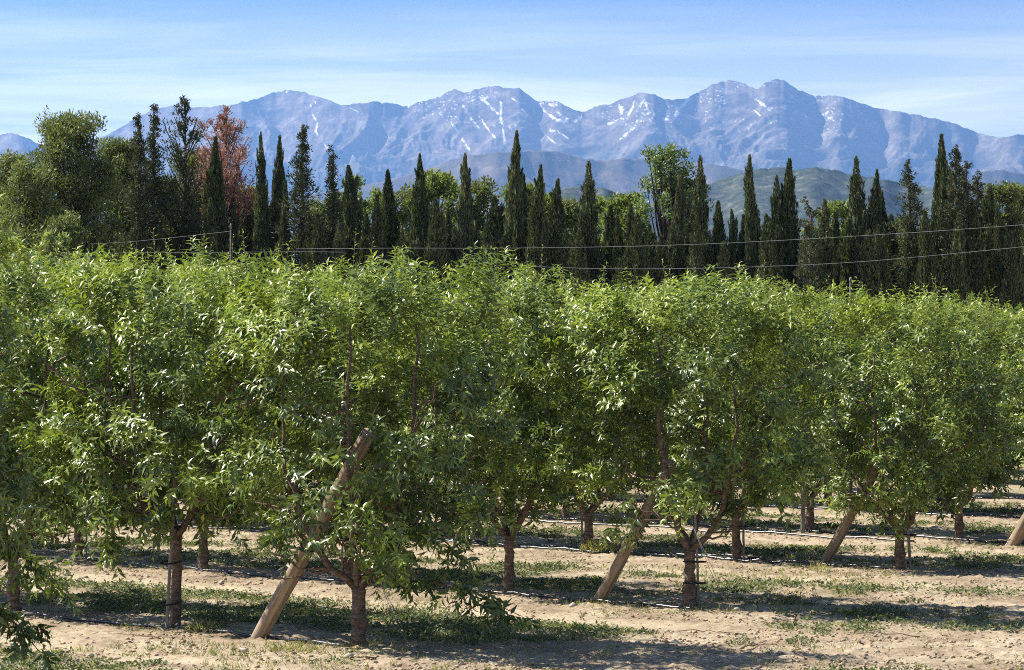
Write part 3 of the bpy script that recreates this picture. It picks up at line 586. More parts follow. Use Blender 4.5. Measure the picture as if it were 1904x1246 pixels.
# ------------------------------------------------------------------ weeds, clods, stones
def scatter(nn, x0, x1, y0, y1, seed, fn):
    r = np.random.default_rng(seed); y = np.exp(r.uniform(np.log(y0), np.log(y1), nn)); x = r.uniform(-1, 1, nn) * (0.19 * y) ; p = fn(x, y); k = r.random(nn) < p
    return x[k], y[k], r
x, y, r = scatter(60000, -12, 12, 24, 66, 3, lambda x, y: strip(x, y)[0] * 0.62)
big = fbm(x * 1.3, y * 1.3, 3, 44)
b = MB(); nlv = 13
ox = np.repeat(x, nlv) + r.normal(0, 0.055, len(x) * nlv); oy = np.repeat(y, nlv) + r.normal(0, 0.055, len(x) * nlv)
hgt = np.repeat(np.clip(big * 1.6 - 0.35, 0.15, 1), nlv) * r.uniform(0.01, 0.12, len(ox)); oz = gz(ox, oy) + hgt * 0.75
Ld = r.normal(0, 1, (len(ox), 3)); Ld[:, 2] = r.uniform(-0.1, 1.1, len(ox)); Nn = r.normal(0, .5, (len(ox), 3)) + [0, 0, 1]
dist = np.repeat(y, nlv) / 30
leaves(b, np.column_stack([ox, oy, oz]), Ld, Nn, r.uniform(0.03, 0.06, len(ox)) * dist ** .4, r.uniform(0.016, 0.03, len(ox)) * dist ** .4, np.clip(np.repeat(r.normal(0.42, 0.2, len(x)), nlv) + r.normal(0, .1, len(ox)), 0, 1))
tag(link('weeds', b.mesh('weeds', [M_weed])), 'low green weeds in strips between the rows', 'weeds', None, 'stuff')
# fine and yellowing grass blades
x, y, r = scatter(26000, -12, 12, 24, 62, 4, lambda x, y: np.clip((fbm(x * 0.8, y * 0.8, 3, 66) - 0.52) / 0.12, 0, 1) * 0.8 * (0.25 + 0.75 * strip(x, y)[2]))
nb_ = 5; b = MB(); ox = np.repeat(x, nb_) + r.normal(0, .02, len(x) * nb_); oy = np.repeat(y, nb_) + r.normal(0, .02, len(x) * nb_); Ld = r.normal(0, .5, (len(ox), 3)); Ld[:, 2] = 1
leaves(b, np.column_stack([ox, oy, gz(ox, oy) - 0.004]), Ld, r.normal(0, 1, (len(ox), 3)), r.uniform(0.03, 0.10, len(ox)), r.uniform(0.005, 0.009, len(ox)), np.clip(np.repeat(r.normal(0.8, 0.15, len(x)), nb_), 0, 1), curl=0.3)
tag(link('grass', b.mesh('grass', [M_weed])), 'thin yellowing grass blades on the sandy soil', 'grass', None, 'stuff')
# fallen dry leaves
x, y, r = scatter(26000, -12, 12, 24, 60, 14, lambda x, y: np.clip((fbm(x * 1.1, y * 1.1, 3, 166) - 0.40) / 0.2, 0.05, 1) * 0.6)
b = MB(); Ld = r.normal(0, 1, (len(x), 3)); Ld[:, 2] = r.normal(0, .15, len(x)); leaves(b, np.column_stack([x, y, gz(x, y) + 0.006]), Ld, r.normal(0, .35, (len(x), 3)) + [0, 0, 1], r.uniform(0.03, 0.09, len(x)), r.uniform(0.01, 0.022, len(x)), r.random(len(x)))
M_lit = leafmat('dry_leaf', [(0.0, (0.06, 0.04, 0.025)), (0.5, (0.20, 0.13, 0.08)), (1.0, (0.42, 0.33, 0.22))], rough=0.8, trans=0.1, spec=0.1)
tag(link('leaf_litter', b.mesh('leaf_litter', [M_lit])), 'dry brown leaves fallen on the soil', 'leaf litter', None, 'stuff')
# clods
ico = np.array([[0, 0, 1], [.89, 0, .45], [.28, .85, .45], [-.72, .53, .45], [-.72, -.53, .45], [.28, -.85, .45], [.72, .53, -.45], [-.28, .85, -.45], [-.89, 0, -.45], [-.28, -.85, -.45], [.72, -.53, -.45], [0, 0, -1]])
icf = np.array([[0, 1, 2], [0, 2, 3], [0, 3, 4], [0, 4, 5], [0, 5, 1], [1, 6, 2], [2, 7, 3], [3, 8, 4], [4, 9, 5], [5, 10, 1], [6, 7, 2], [7, 8, 3], [8, 9, 4], [9, 10, 5], [10, 6, 1], [11, 7, 6], [11, 8, 7], [11, 9, 8], [11, 10, 9], [11, 6, 10]])
def rocks(x, y, s, r, flat=0.6):
    k = len(x); V = ico[None] * r.uniform(0.6, 1.3, (k, 12, 1)) * s[:, None, None] * np.array([1, 1, flat]); a = r.uniform(0, 6.28, k); ca, sa = np.cos(a)[:, None], np.sin(a)[:, None]
    Vx = V[..., 0] * ca - V[..., 1] * sa; Vy = V[..., 0] * sa + V[..., 1] * ca
    V = np.stack([Vx + x[:, None], Vy + y[:, None], V[..., 2] + (gz(x, y) + s * flat * .35)[:, None]], -1).reshape(-1, 3)
    return V, (np.arange(k)[:, None, None] * 12 + icf[None]).reshape(-1, 3)
x, y, r = scatter(60000, -12, 12, 24, 60, 6, lambda x, y: np.clip((fbm(x * 1.4, y * 1.4, 3, 88) - 0.40) / 0.2, 0.04, 1) * (1 - 0.7 * strip(x, y)[0]) * (1 - .7 * np.clip(strip(x, y)[1], 0, 1)))
V, T = rocks(x, y, 0.006 + 0.026 * r.random(len(x)) ** 3.0, r)
tag(link('clods', mesh_np('clods', V, T, None, [M_clod])), 'crumbly soil clods scattered over the ground', 'clods', None, 'stuff')
SL = ['pale stone at the lower left below the nearest leaning post', 'small stone right of the nearest leaning post, behind the hose', 'flat pale stone in front of the nearest drip hose', 'brown stone on sand between tall staked trunk and the nearest post', 'stone near the left edge beside the second hose', 'pale stone just below the pale forked trunk', 'low stone right of another one near the left edge', 'rounded white stone left of the middle leaning post',
      'small stone on sand below the middle leaning post', 'stone in tree shadow right of the banded trunk', 'pale stone beside the peg of the middle guy wire', 'stone at the dark shadow edge right of the guy peg', 'stone near the right edge in the open headland', 'tiny stone between nearest post and pale forked trunk']
for s_i, (px, py, s) in enumerate([(1214 * .374 + 0, 1214, 0.045), (545, 1170, 0.03), (455, 1216, 0.05), (412, 1085, 0.05), (125, 1070, 0.06), (648, 1224, 0.055), (160, 1074, 0.05), (1065, 1127, 0.05), (1210, 1190, 0.035), (1530, 1128, 0.05), (1370, 1140, 0.05), (1490, 1146, 0.05), (1840, 1150, 0.05), (590, 1190, 0.035)]):
    q = gp(px, py); r = np.random.default_rng(int(px)); V, T = rocks(np.array([0.0]), np.array([0.0]), np.array([s]), r, 0.6); V[:, 2] -= V[:, 2].min() + s * .2
    o = link('stone', mesh_np('stone', V, T, None, [M_stone]), None, (q[0], q[1], float(gz(q[0:1], q[1:2])[0])))
    tag(o, SL[s_i], 'stone', 'pale stones lying on the soil')
def plant(px, py, n, w, h, tint, name, label, cat, ll, ww, up=0.5):
    q = gp(px, py); r = np.random.default_rng(int(px * 3)); b = MB(); rad = r.random(n) ** .6 * w; a = r.uniform(0, 6.28, n)
    P_ = np.column_stack([np.cos(a) * rad, np.sin(a) * rad, r.random(n) * h * (1 - (rad / w) ** 2 * .7)]); Ld = np.column_stack([np.cos(a), np.sin(a), np.full(n, up)]) + r.normal(0, .5, (n, 3))
    leaves(b, P_, Ld, r.normal(0, .6, (n, 3)) + [0, 0, 1], r.uniform(*ll, n), r.uniform(*ww, n), np.clip(r.normal(tint, .1, n), 0, 1)); b.tube([[0, 0, -.02], [0, 0, h * .8]], 0.006, 5, a=0.3)
    tag(link(name, b.mesh(name, [M_weed]), None, (q[0], q[1], float(gz(q[0:1], q[1:2])[0]))), label, cat, 'plants sprouting from the soil')
plant(1595, 1168, 70, 0.08, 0.13, 0.80, 'weed_plant', 'bright yellow green sprout at the edge of the tree shadow', 'weed', (.03, .06), (.012, .02))
plant(1630, 1148, 500, 0.36, 0.17, 0.12, 'weed_plant', 'dark grey green bush lying in the tree shadow at right', 'weed', (.03, .06), (.012, .02))
plant(1490, 1200, 160, 0.17, 0.09, 0.35, 'weed_plant', 'low grey green weed on bare sand, lower right', 'weed', (.03, .05), (.012, .02))
plant(1375, 1200, 130, 0.15, 0.11, 0.4, 'weed_plant', 'small upright weed left of the low grey green weed', 'weed', (.03, .05), (.012, .02))
plant(1697, 1122, 120, 0.15, 0.08, 0.4, 'weed_plant', 'small low weed on the pale sand below the wide forked trunk', 'weed', (.03, .05), (.012, .02))
plant(1520, 1063, 120, 0.14, 0.12, 1.0, 'grass_tuft', 'bright yellow grass tuft at the foot of the golden post', 'grass tuft', (.06, .12), (.006, .01), 1.6)
plant(1112, 1030, 220, 0.28, 0.18, 0.93, 'grass_tuft', 'tall yellow green tuft behind the middle leaning post', 'grass tuft', (.08, .16), (.01, .018), 1.3)
plant(380, 1178, 160, 0.2, 0.10, 0.9, 'grass_tuft', 'yellow green tuft between tall staked trunk and nearest post', 'grass tuft', (.05, .1), (.008, .012), 1.2)
plant(545, 1215, 160, 0.25, 0.07, 0.9, 'grass_tuft', 'yellow tuft just in front of the nearest drip hose', 'grass tuft', (.05, .1), (.008, .012), 1.2)
plant(400, 1168, 200, 0.13, 0.12, 0.1, 'weed_plant', 'round dark weed beside the hose near the tall staked trunk', 'weed', (.03, .06), (.012, .02))
# dry twigs
TL = ['thin dry twig on sand beneath the small upright weed', 'dry twig on bare sand at right, below the yellow sprout', 'dry twig at lower left before the tall staked trunk', 'dry twig right below the pale forked trunk', 'dry twig left of the middle post on the sand', 'dry twig below the banded trunk', 'dry twig in shadow right of the nearest guy wire',
      'dry twig at the bottom edge, right of centre', 'dry twig near the dark bush in the shade', 'dry twig on the pale wheel track at left', 'dry twig far right on the sunny headland']
def twig(px, py, ln, a, seed):
    q = gp(px, py); r = np.random.default_rng(seed); b = MB(); cv = curve([0, 0, 0.01], [ln * math.cos(a), ln * math.sin(a), 0.015], [0, 0, 0.02], 9, r, 0.012); b.tube(cv, np.linspace(0.007, .003, 9), 5)
    for k in (3, 5): b.tube(curve(cv[k], cv[k] + [r.uniform(-.12, .12), r.uniform(-.2, .2), .03], [0, 0, 0], 4, r, .006), 0.003, 4)
    tag(link('dry_twig', b.mesh('dry_twig', [M_twig]), None, (q[0], q[1], float(gz(q[0:1], q[1:2])[0]) + .01)), TL[seed], 'twig', 'dry twigs on the soil')
for i, (px, py) in enumerate([(1385, 1205), (1620, 1207), (300, 1200), (700, 1225), (1080, 1145), (1260, 1175), (880, 1215), (1500, 1230), (1710, 1185), (200, 1105), (1800, 1215)]): twig(px, py, 0.35 + .2 * (i % 3), 0.3 + i * 1.1, i)

# ------------------------------------------------------------------ background trees
def slivers(mb, P, D, ln, w, tint, r, m=0):
    D = nrm(D); A = nrm(np.cross(D, r.normal(0, 1, P.shape))); k = len(P); ln = ln[:, None]; w = w[:, None]
    V = np.stack([P - A * w * .5 , P + D * ln * .45 + A * w * .5, P + D * ln, P + D * ln * .35 - A * w * .6], 1).reshape(-1, 3)
    i = np.arange(k)[:, None, None] * 4; T = (i + np.array([[0, 1, 3], [1, 2, 3]])[None]).reshape(-1, 3); mb.add(V, T, None, m, np.repeat(np.clip(tint, 0, 1), 4))
def core(mb, rf, z0, z1, r, m=0, nz=26, k=12, t=0.1):
    zz = np.linspace(z0, z1, nz); th = np.arange(k) * 2 * np.pi / k; V = []
    for z in zz:
        rr_ = rf(z, th) ; V.append(np.column_stack([np.cos(th) * rr_, np.sin(th) * rr_, np.full(k, z)]))
    V = np.concatenate(V); Qd = [(i * k + j, i * k + (j + 1) % k, (i + 1) * k + (j + 1) % k, (i + 1) * k + j) for i in range(nz - 1) for j in range(k)]
    mb.add(V, None, Qd, m, t)
def cypress_mesh(seed, n=11000, leaders=1, brown=0.0, slim=1.0):
    """unit: height 10, full width about 1.0"""
    r = np.random.default_rng(seed); b = MB(); H = 10.0
    lead = [(0, 0, 1.0, 1.0)] + [(r.uniform(-.30, .30), r.uniform(-.3, .3), r.uniform(.55, .86), r.uniform(.5, .75)) for _ in range(leaders - 1)]
    for (lx, ly, lh, lw) in lead:
        ph = r.uniform(0, 6.28, 3); bx, by = r.uniform(-.12, .12, 2)
        def R_(z, th):
            t = np.clip(z / (H * lh), 0, 1); f_ = np.minimum(1, (t + .15) / .30) ** .6 * np.clip((1 - t) / .42, 0, 1) ** .78 * (1 + .05 * np.sin(t * 30 + ph[0]))
            return 0.50 * lw * slim * (f_ + 0.015) * (1 + .16 * np.sin(3 * th + ph[1] + z * .5) + .12 * np.sin(5 * th + ph[2] - z * 1.1))
        def cx(z): t = z / H; return lx + bx * t ** 3 * 2 + .05 * np.sin(z * 1.7 + ph[0]) * t, ly + by * t ** 3
        k = int(n * lh * lw / sum(q[2] * q[3] for q in lead)); z = 0.3 + (H * lh - .3) * r.random(k) ** 1.12
        th = r.uniform(0, 6.28, k); cl = vnoise(th * 2.2 + seed, z * 1.5, seed); cl = .5 * cl + .5 * vnoise(th * 1.4 + 7 + seed, z * 3.5, seed + 3); rr_ = R_(z, th) * (0.50 + 0.95 * cl) * r.uniform(.80, 1.08, k)
        X, Y = cx(z); P = np.column_stack([X + np.cos(th) * rr_, Y + np.sin(th) * rr_, z]); D = np.column_stack([np.cos(th) * .30, np.sin(th) * .30, np.ones(k)]) + r.normal(0, .20, (k, 3)); tp_ = .45 + .55 * np.clip((H * lh - z) / 2.5, 0, 1)
        slivers(b, P, D, tp_ * r.uniform(.14, .34, k), r.uniform(.035, .08, k), .35 + .35 * cl + r.normal(0, .14, k) + brown * (z / H) ** 2 + (r.random(k) < .04) * .3, r)
        nt2 = int(95 * lh); zt2 = 0.6 + (H * lh * .93 - .6) * r.random(nt2); tt2 = r.uniform(0, 6.28, nt2); rt2 = R_(zt2, tt2) * r.uniform(.72, 1.0, nt2); X, Y = cx(zt2)
        B2 = np.column_stack([X + np.cos(tt2) * rt2, Y + np.sin(tt2) * rt2, zt2]); q2 = 42; u2 = r.random(nt2 * q2); hl = np.repeat(r.uniform(.35, .95, nt2) * (.4 + .6 * np.clip((H * lh - zt2) / 3, 0, 1)), q2)
        P = np.repeat(B2, q2, 0) + np.column_stack([np.zeros(len(u2)), np.zeros(len(u2)), u2 * hl]) + np.column_stack([np.repeat(np.cos(tt2), q2), np.repeat(np.sin(tt2), q2), np.zeros(len(u2))]) * (.10 * u2)[:, None] + r.normal(0, .05, (len(u2), 3)) * (1 - u2 * .8)[:, None]
        slivers(b, P, np.column_stack([np.repeat(np.cos(tt2), q2) * .25, np.repeat(np.sin(tt2), q2) * .25, np.ones(len(u2))]) + r.normal(0, .2, (len(u2), 3)), r.uniform(.10, .22, len(u2)), r.uniform(.03, .06, len(u2)), np.repeat(r.uniform(.25, .85, nt2), q2) + r.normal(0, .1, len(u2)), r)
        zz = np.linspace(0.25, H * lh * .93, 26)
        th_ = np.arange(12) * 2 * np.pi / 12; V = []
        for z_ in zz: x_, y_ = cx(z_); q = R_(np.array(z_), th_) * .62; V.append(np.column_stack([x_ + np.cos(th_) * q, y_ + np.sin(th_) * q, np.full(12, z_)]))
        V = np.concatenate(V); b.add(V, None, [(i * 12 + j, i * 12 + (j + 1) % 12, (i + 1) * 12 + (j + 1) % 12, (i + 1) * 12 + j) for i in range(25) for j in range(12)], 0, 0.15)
    return b.mesh('crown', [M_cyp])
def trunk_mesh(h, r0, seed, k=8):
    b = MB(); r = np.random.default_rng(seed); b.tube(curve([0, 0, -.2], [0, 0, h], [0, 0, 0], 10, r, 0.02), np.linspace(r0, r0 * .3, 10), k); return b.mesh('trunk', [M_dbark])
CYP = [cypress_mesh(11, leaders=1), cypress_mesh(12, leaders=3), cypress_mesh(13, leaders=2), cypress_mesh(14, leaders=4, slim=1.05), cypress_mesh(15, leaders=2, brown=.7), cypress_mesh(16, leaders=2), cypress_mesh(17, leaders=5, slim=.9, brown=.25), cypress_mesh(18, leaders=1, brown=.4, slim=.92), cypress_mesh(19, leaders=3, brown=.1)]
CTR = trunk_mesh(8, .16, 4)
def bgpos(px, d): return ((px - 952) / F * d, d, 0.0)
def hgt(py, d): return CH + (HZ - py) * d / F
def cypress(px, py, w, v, label, d=108.0, rot=None, lean=0):
    e = link('cypress_tree', None, None, bgpos(px, d), rot if rot is not None else px * 1.7); h = hgt(py, d); s = w * d / F * 1.08
    if v not in (4,) and px % 3 != 0: v = 6 + (px % 7) % 3 if px % 3 == 1 else v
    e.scale = (s * (.86 + (px * 13 % 10) * .035), s * (.86 + (px * 17 % 10) * .035), h / 10.0)
    e.rotation_euler = (R((px * 7.3) % 3 - 1.5), R((px * 3.1) % 4 - 2), e.rotation_euler[2])
    tag(e, label, 'cypress', 'cypresses of the windbreak'); link('trunk', CTR, e); link('crown', CYP[v], e)
# (photo x of the tip, photo y of the tip, width, variant, label)
CL = [
 (405, 258, 36, 0, 'tall blunt cypress right in front of the red dead conifer', 0),
 (322, 345, 34, 3, 'short dark cypress under the sparse twin topped conifer', 3),
 (338, 330, 34, 1, 'low cypress left of the blunt cypress beneath the dead conifer', 1),
 (362, 350, 34, 2, 'low cypress between the dark low cypress and the blunt tall one', -2),
 (382, 372, 30, 5, 'shortest cypress at the left foot of the blunt tall one', -3),
 (430, 372, 30, 3, 'short greyish cypress just right of the blunt tall one', 2),
 (455, 362, 32, 1, 'short cypress below the right arm of the dead conifer', 4),
 (490, 250, 30, 2, 'left one of two tall twin cypresses left of the dark spiky conifer', 0),
 (507, 256, 26, 0, 'right one of two tall twin cypresses left of the dark spiky conifer', 3),
 (520, 335, 26, 5, 'shorter cypress between the twin cypresses and the dark spiky conifer', -2),
 (657, 310, 40, 3, 'very dark broad cypress left under the pale ridge saddle', 0),
 (692, 365, 28, 0, 'short black pointed cypress between two taller ones', -2),
 (731, 320, 34, 5, 'greyish cypress with bent tip left of a tall straight one', 2),
 (779, 290, 34, 2, 'tall straight cypress rising over yellowish trees', 0),
 (757, 400, 26, 1, 'low thin cypress between the grey bent one and the tall straight one', 4),
 (806, 372, 34, 1, 'low green cypress touching the right side of a tall straight one', -3),
 (840, 392, 28, 5, 'low dark cypress left of the brown topped one', 3),
 (866, 290, 32, 4, 'cypress with a thin brown leaning tip', 0),
 (883, 350, 28, 2, 'dark cypress tucked right of the brown topped one', 3),
 (926, 368, 40, 3, 'broad low cypress against the left of the tallest one', 2),
 (949, 246, 34, 0, 'tallest needle shaped cypress in the middle of the windbreak', 0),
 (972, 325, 30, 5, 'ragged cypress just right of the tallest one', 4),
 (993, 310, 34, 2, 'pointed dark cypress right of the tallest one', -2),
 (1029, 335, 36, 1, 'uneven cypress left of the small dark green hill', 0),
 (1068, 392, 30, 3, 'low cypress in front of the small dark green hill', 3),
 (1102, 303, 38, 3, 'tall cypress before the right slope of the small dark hill', 0),
 (1128, 385, 30, 1, 'low cypress right of the tall one at the small hill', 3),
 (1152, 405, 28, 5, 'low dark cypress between the small hill and the pale poplar', -1),
 (1180, 382, 34, 2, 'brownish low cypress left of the pale poplar', 2),
 (1240, 330, 38, 3, 'greyish cypress standing in front of the pale poplar', 0),
 (1212, 420, 30, 1, 'low cypress at the left foot of the pale poplar', 3),
 (1268, 415, 30, 5, 'low cypress at the right foot of the pale poplar', 3),
 (1309, 292, 36, 2, 'tall cypress right of the pale poplar', 0),
 (1337, 377, 28, 5, 'dark short cypress right beside the tall one near the poplar', 3),
 (1347, 385, 26, 1, 'pale short cypress, left of a pair of short ones', 0),
 (1370, 392, 28, 3, 'short brown cypress with gaps of hazy hill on both sides', 0),
 (1394, 402, 24, 0, 'short dark cypress at the left foot of a slim tall one', 3),
 (1408, 290, 30, 0, 'slim tall cypress before the left hump of the green hill', 0),
 (1441, 330, 34, 2, 'medium dark cypress before the middle of the green hill', 0),
 (1458, 420, 28, 1, 'low cypress between the medium dark one and a slim tall one', -2),
 (1475, 298, 36, 5, 'slim tall cypress at the dip between the two hill humps', 0),
 (1533, 372, 34, 4, 'pale brownish cypress before the right hump of the green hill', -3),
 (1555, 395, 30, 1, 'short greyish cypress right of the pale brownish one', 2),
 (1588, 294, 38, 3, 'tall thick cypress with curved tip right of the hill', 0),
 (1604, 365, 28, 0, 'short cypress leaning on the tall thick one with curved tip', 3),
 (1628, 320, 32, 2, 'narrow dark cypress right of the tall thick one', 0),
 (1650, 358, 38, 1, 'broad short cypress left of the sparse crooked conifer', 2),
 (1752, 253, 34, 0, 'tallest cypress at the right side of the windbreak', 0),
 (1812, 372, 34, 3, 'low cypress below the right group of spiky conifers', -2),
 (1838, 350, 38, 1, 'broad dark cypress right of the spiky conifer group', 0),
 (1868, 385, 32, 5, 'low dark cypress near the right edge', -2),
 (1893, 395, 36, 3, 'cypress cut by the right edge', 0),
 (1725, 395, 34, 1, 'low cypress between the crooked conifer and the tallest right one', -3),
 (1500, 440, 30, 1, 'low shaggy cypress under the right hump of the hill', 2),
 (1680, 410, 34, 3, 'low broad cypress under the crooked sparse conifer', -2),
 (600, 410, 34, 1, 'low cypress between the two spiky conifers at left', 3),
 (560, 430, 34, 3, 'low cypress at the foot of the dark spiky conifer', -3),
 (1780, 400, 36, 5, 'low cypress beneath the spiky conifers right of the tallest one', -3),
]
FL = [(585, 400, 0), (640, 415, 1), (672, 400, 2), (712, 425, 3), (745, 430, 1), (793, 440, 3), (823, 405, 0), (853, 425, 3), (905, 415, 2), (938, 440, 1), (1012, 400, 0), (1046, 430, 3), (1085, 430, 1), (1115, 440, 3), (1166, 440, 0), (1196, 400, 3), (1226, 440, 1), (1290, 400, 3), (1322, 430, 1), (1360, 450, 0), (1425, 400, 3), (1492, 420, 1), (1520, 430, 3), (1572, 410, 0), (1615, 430, 3), (1640, 420, 1), (1664, 400, 3), (1710, 430, 0), (1738, 410, 3), (1768, 400, 1), (1796, 420, 3), (1826, 400, 0), (1852, 420, 3), (1880, 430, 1)]
for px, py, v in FL:
    q = min([c for c in CL if abs(c[0] - px) > 6 and len(c[4].split()) <= 10 and not c[4].startswith('low cypress just')], key=lambda c: abs(c[0] - px)); side = 'left' if q[0] > px else 'right'
    lab = 'low filler cypress %s of the %s' % (side, q[4]) if False else 'low cypress just %s of the %s' % (side, q[4])
    if not any(c[4] == lab for c in CL): CL.append((px, py, 34, v, lab, (px % 5) - 3))
for px, py, w, v, lab, dd in CL: cypress(px, py, w * (1.08 if py < 345 else 1.2), v, lab, 108 + dd)

def conifer(px, py, w, label, seed, d=106.0, sparse=1.0, mt=None, low=0.12, name='conifer_tree', cat='conifer', curve_=0.0, upt=0.35, nb=110, fat=1.0, fan=False, grp='conifers behind the orchard', prof=None):
    r = np.random.default_rng(seed); H = hgt(py, d); Wd = w * d / F / 2 * 1.05; tb = MB(); cb = MB()
    def ax(z): t = z / H; return np.array([curve_ * t * t * H * .12, 0, z])
    zz = np.linspace(-.2, H, 14); tb.tube(np.array([ax(z) for z in zz]), np.linspace(.17, .02, 14), 7)
    for i in range(nb):
        t = low + (1 - low) * (i + r.random()) / nb; z = H * t; a = r.uniform(0, 6.28)
        pf = (prof(t) if prof else min(1, (1 - t) / .42) ** .95 + 0.05) * r.uniform(.65, 1.15); tsc = .35 + .65 * min(1, (1 - t) / .2)
        Lb = Wd * pf * r.uniform(.6, 1.2); dz = Lb * (upt + (0.8 if fan else .15) * r.random() + .25 * t)
        p0 = ax(z); p1 = p0 + [math.cos(a) * Lb, math.sin(a) * Lb, dz]; cv = curve(p0, p1, [0, 0, -Lb * .10], 6, r, .02)
        tb.tube(cv, np.linspace(.035, .01, 6), 4, cap=False)
        m = max(3, int(Lb * 5 * sparse)); s = r.uniform(.25, 1.05, m) * 5; Cn = np.stack([np.interp(s, np.arange(6), cv[:, k]) for k in range(3)], 1) + r.normal(0, .06, (m, 3)); q = int(26 * fat)
        P = np.repeat(Cn, q, 0) + r.normal(0, .085 * tsc, (m * q, 3)); D = P - np.repeat(Cn, q, 0) + nrm(p1 - p0) * .10 + [0, 0, .05]
        slivers(cb, P, D, tsc * r.uniform(.09, .20, len(P)), r.uniform(.025, .05, len(P)), np.repeat(r.uniform(.15, .75, m), q) + r.normal(0, .12, len(P)), r)
    e = link(name, None, None, bgpos(px, d)); tag(e, label, cat, grp)
    link('trunk', tb.mesh('trunk', [M_dbark]), e); link('crown', cb.mesh('crown', [mt or M_con]), e)
def round_tree(px, py, w, label, seed, d=120.0, mt=None, name='broadleaf_tree', cat='tree', ncl=42, per=420, ls=(.10, .20), lw=(.05, .10), z0=.12, tall=1.0, rad=(.35, .75), grp='broadleaf trees behind the cypresses', up=.3, side=0.85):
    r = np.random.default_rng(seed); H = hgt(py, d); Wd = w * d / F / 2; tb = MB(); cb = MB()
    tb.tube(curve([0, 0, -.2], [0, 0, H * .75], [0, 0, 0], 9, r, .05), np.linspace(.2, .05, 9), 7)
    for i in range(ncl):
        t = z0 + (1 - z0) * r.random(); pr = math.sin(math.pi * min(1, max(.04, (1 - t) * side + .08))) ** .6 if t > .4 else .9
        a = r.uniform(0, 6.28); q = r.random() ** .5 * Wd * pr; c_ = np.array([math.cos(a) * q, math.sin(a) * q, H * t]); ra = r.uniform(*rad) * (1.15 - .55 * t)
        c_[2] = min(c_[2], H - ra * tall * .8)
        k = int(per * ra / .55); v = nrm(r.normal(0, 1, (k, 3))) * (r.random((k, 1)) ** .45) * ra * np.array([1, 1, tall]) * (0.75 + .5 * r.random((k, 1)))
        P = c_ + v; D = v * .6 + [0, 0, up] + r.normal(0, .3, (k, 3))
        slivers(cb, P, D, r.uniform(*ls, k), r.uniform(*lw, k), r.uniform(.25, .65) + r.normal(0, .16, k), r)
        tb.tube(curve([0, 0, H * t * .55], c_, [0, 0, -.1], 5, r, .05), np.linspace(.05, .015, 5), 4, cap=False)
    e = link(name, None, None, bgpos(px, d)); tag(e, label, cat, grp)
    link('trunk', tb.mesh('trunk', [M_dbark]), e); link('crown', cb.mesh('crown', [mt or M_broad]), e)

conifer(562, 236, 84, 'dark spiky conifer with drooping sprays, left of centre', 21, nb=150, sparse=1.3)
conifer(619, 281, 62, 'thin topped ragged conifer right of the dark spiky one', 22, nb=110, prof=lambda t: .10 + .9 * min(1, (1 - t) / .45) ** 1.6)
conifer(1700, 304, 92, 'sparse crooked conifer with bent top among right cypresses', 23, curve_=-.18, nb=110, sparse=.9, prof=lambda t: .10 + .9 * min(1, (1 - t) / .40) ** 1.2)
conifer(1778, 276, 62, 'tall spiky conifer right of the tallest right cypress', 24, nb=150, sparse=1.3, prof=lambda t: .08 + .95 * min(1, (1 - t) / .42) ** .9)
conifer(1797, 303, 46, 'slender spiky conifer, middle one of the right group', 25, d=109, nb=110, prof=lambda t: .08 + .95 * min(1, (1 - t) / .42) ** .9)
conifer(1818, 330, 60, 'bushy spiky conifer, lowest one of the right group', 26, d=110, nb=130, prof=lambda t: .15 + .9 * min(1, (1 - t) / .3) ** .8)
conifer(1508, 388, 60, 'dark shaggy conifer with upswept arms by the green hill', 27, d=104, nb=70, upt=1.0, sparse=1.0, prof=lambda t: .5 + .5 * (1 - t))
conifer(257, 215, 60, 'dark narrow conifer, left one of two thin spires beside the pine', 28, d=104, nb=120, prof=lambda t: .12 + 1.0 * min(1, (1 - t) / .45) ** 1.3)
conifer(285, 197, 62, 'dark narrow conifer, right one of two thin spires beside the pine', 29, d=105, nb=120, sparse=.9, prof=lambda t: .12 + 1.0 * min(1, (1 - t) / .45) ** 1.3)
conifer(344, 186, 95, 'dark sparse conifer with wide upswept arms, left of the dead one', 30, d=106, nb=60, upt=1.4, sparse=1.2, fan=True, low=.35, prof=lambda t: .08 + .95 * min(1, (1 - t) / .30) ** .9)
conifer(420, 215, 120, 'dead conifer with rust red needles and upswept branches', 31, d=110, nb=62, upt=.7, sparse=1.6, mt=M_dead, fan=True, low=.62, name='dead_conifer', prof=lambda t: .12 + 1.0 * min(1, (1 - t) / .26) ** .75)
def pine(px, py, w, label, seed, d, ncl, mt=None, **k): round_tree(px, py, w, label, seed, d, mt or M_pine, 'pine_tree', 'pine', int(ncl * 1.9), 430, (.10, .19), (.03, .055), .06, 1.0, (.40, .85), 'pines at the left', .22, **k)
pine(135, 212, 185, 'big broad olive green pine with feathery top at left', 41, 100, 120)
pine(60, 300, 120, 'rounded olive pine leaning on the left side of the big broad pine', 42, 98, 60)
pine(15, 288, 90, 'grey green pine cut by the left edge', 43, 104, 50)
pine(225, 262, 120, 'olive brown pine between the big pine and the thin spires', 44, 106, 70)
pine(300, 330, 100, 'low olive pine at the foot of the thin spires', 45, 108, 50)
pine(120, 395, 110, 'low olive pine bush in front of the big broad pine', 46, 94, 40)
pine(360, 285, 90, 'dense green pine crown behind the low cypresses', 47, 112, 50)
round_tree(430, 340, 90, 'yellowish green tree under the red dead conifer', 48, 114, M_pine)
round_tree(110, 425, 100, 'grey green leafy bush just above the orchard at left', 49, 80, M_pop, 'shrub', 'shrub', 26, 300, rad=(.25, .45))
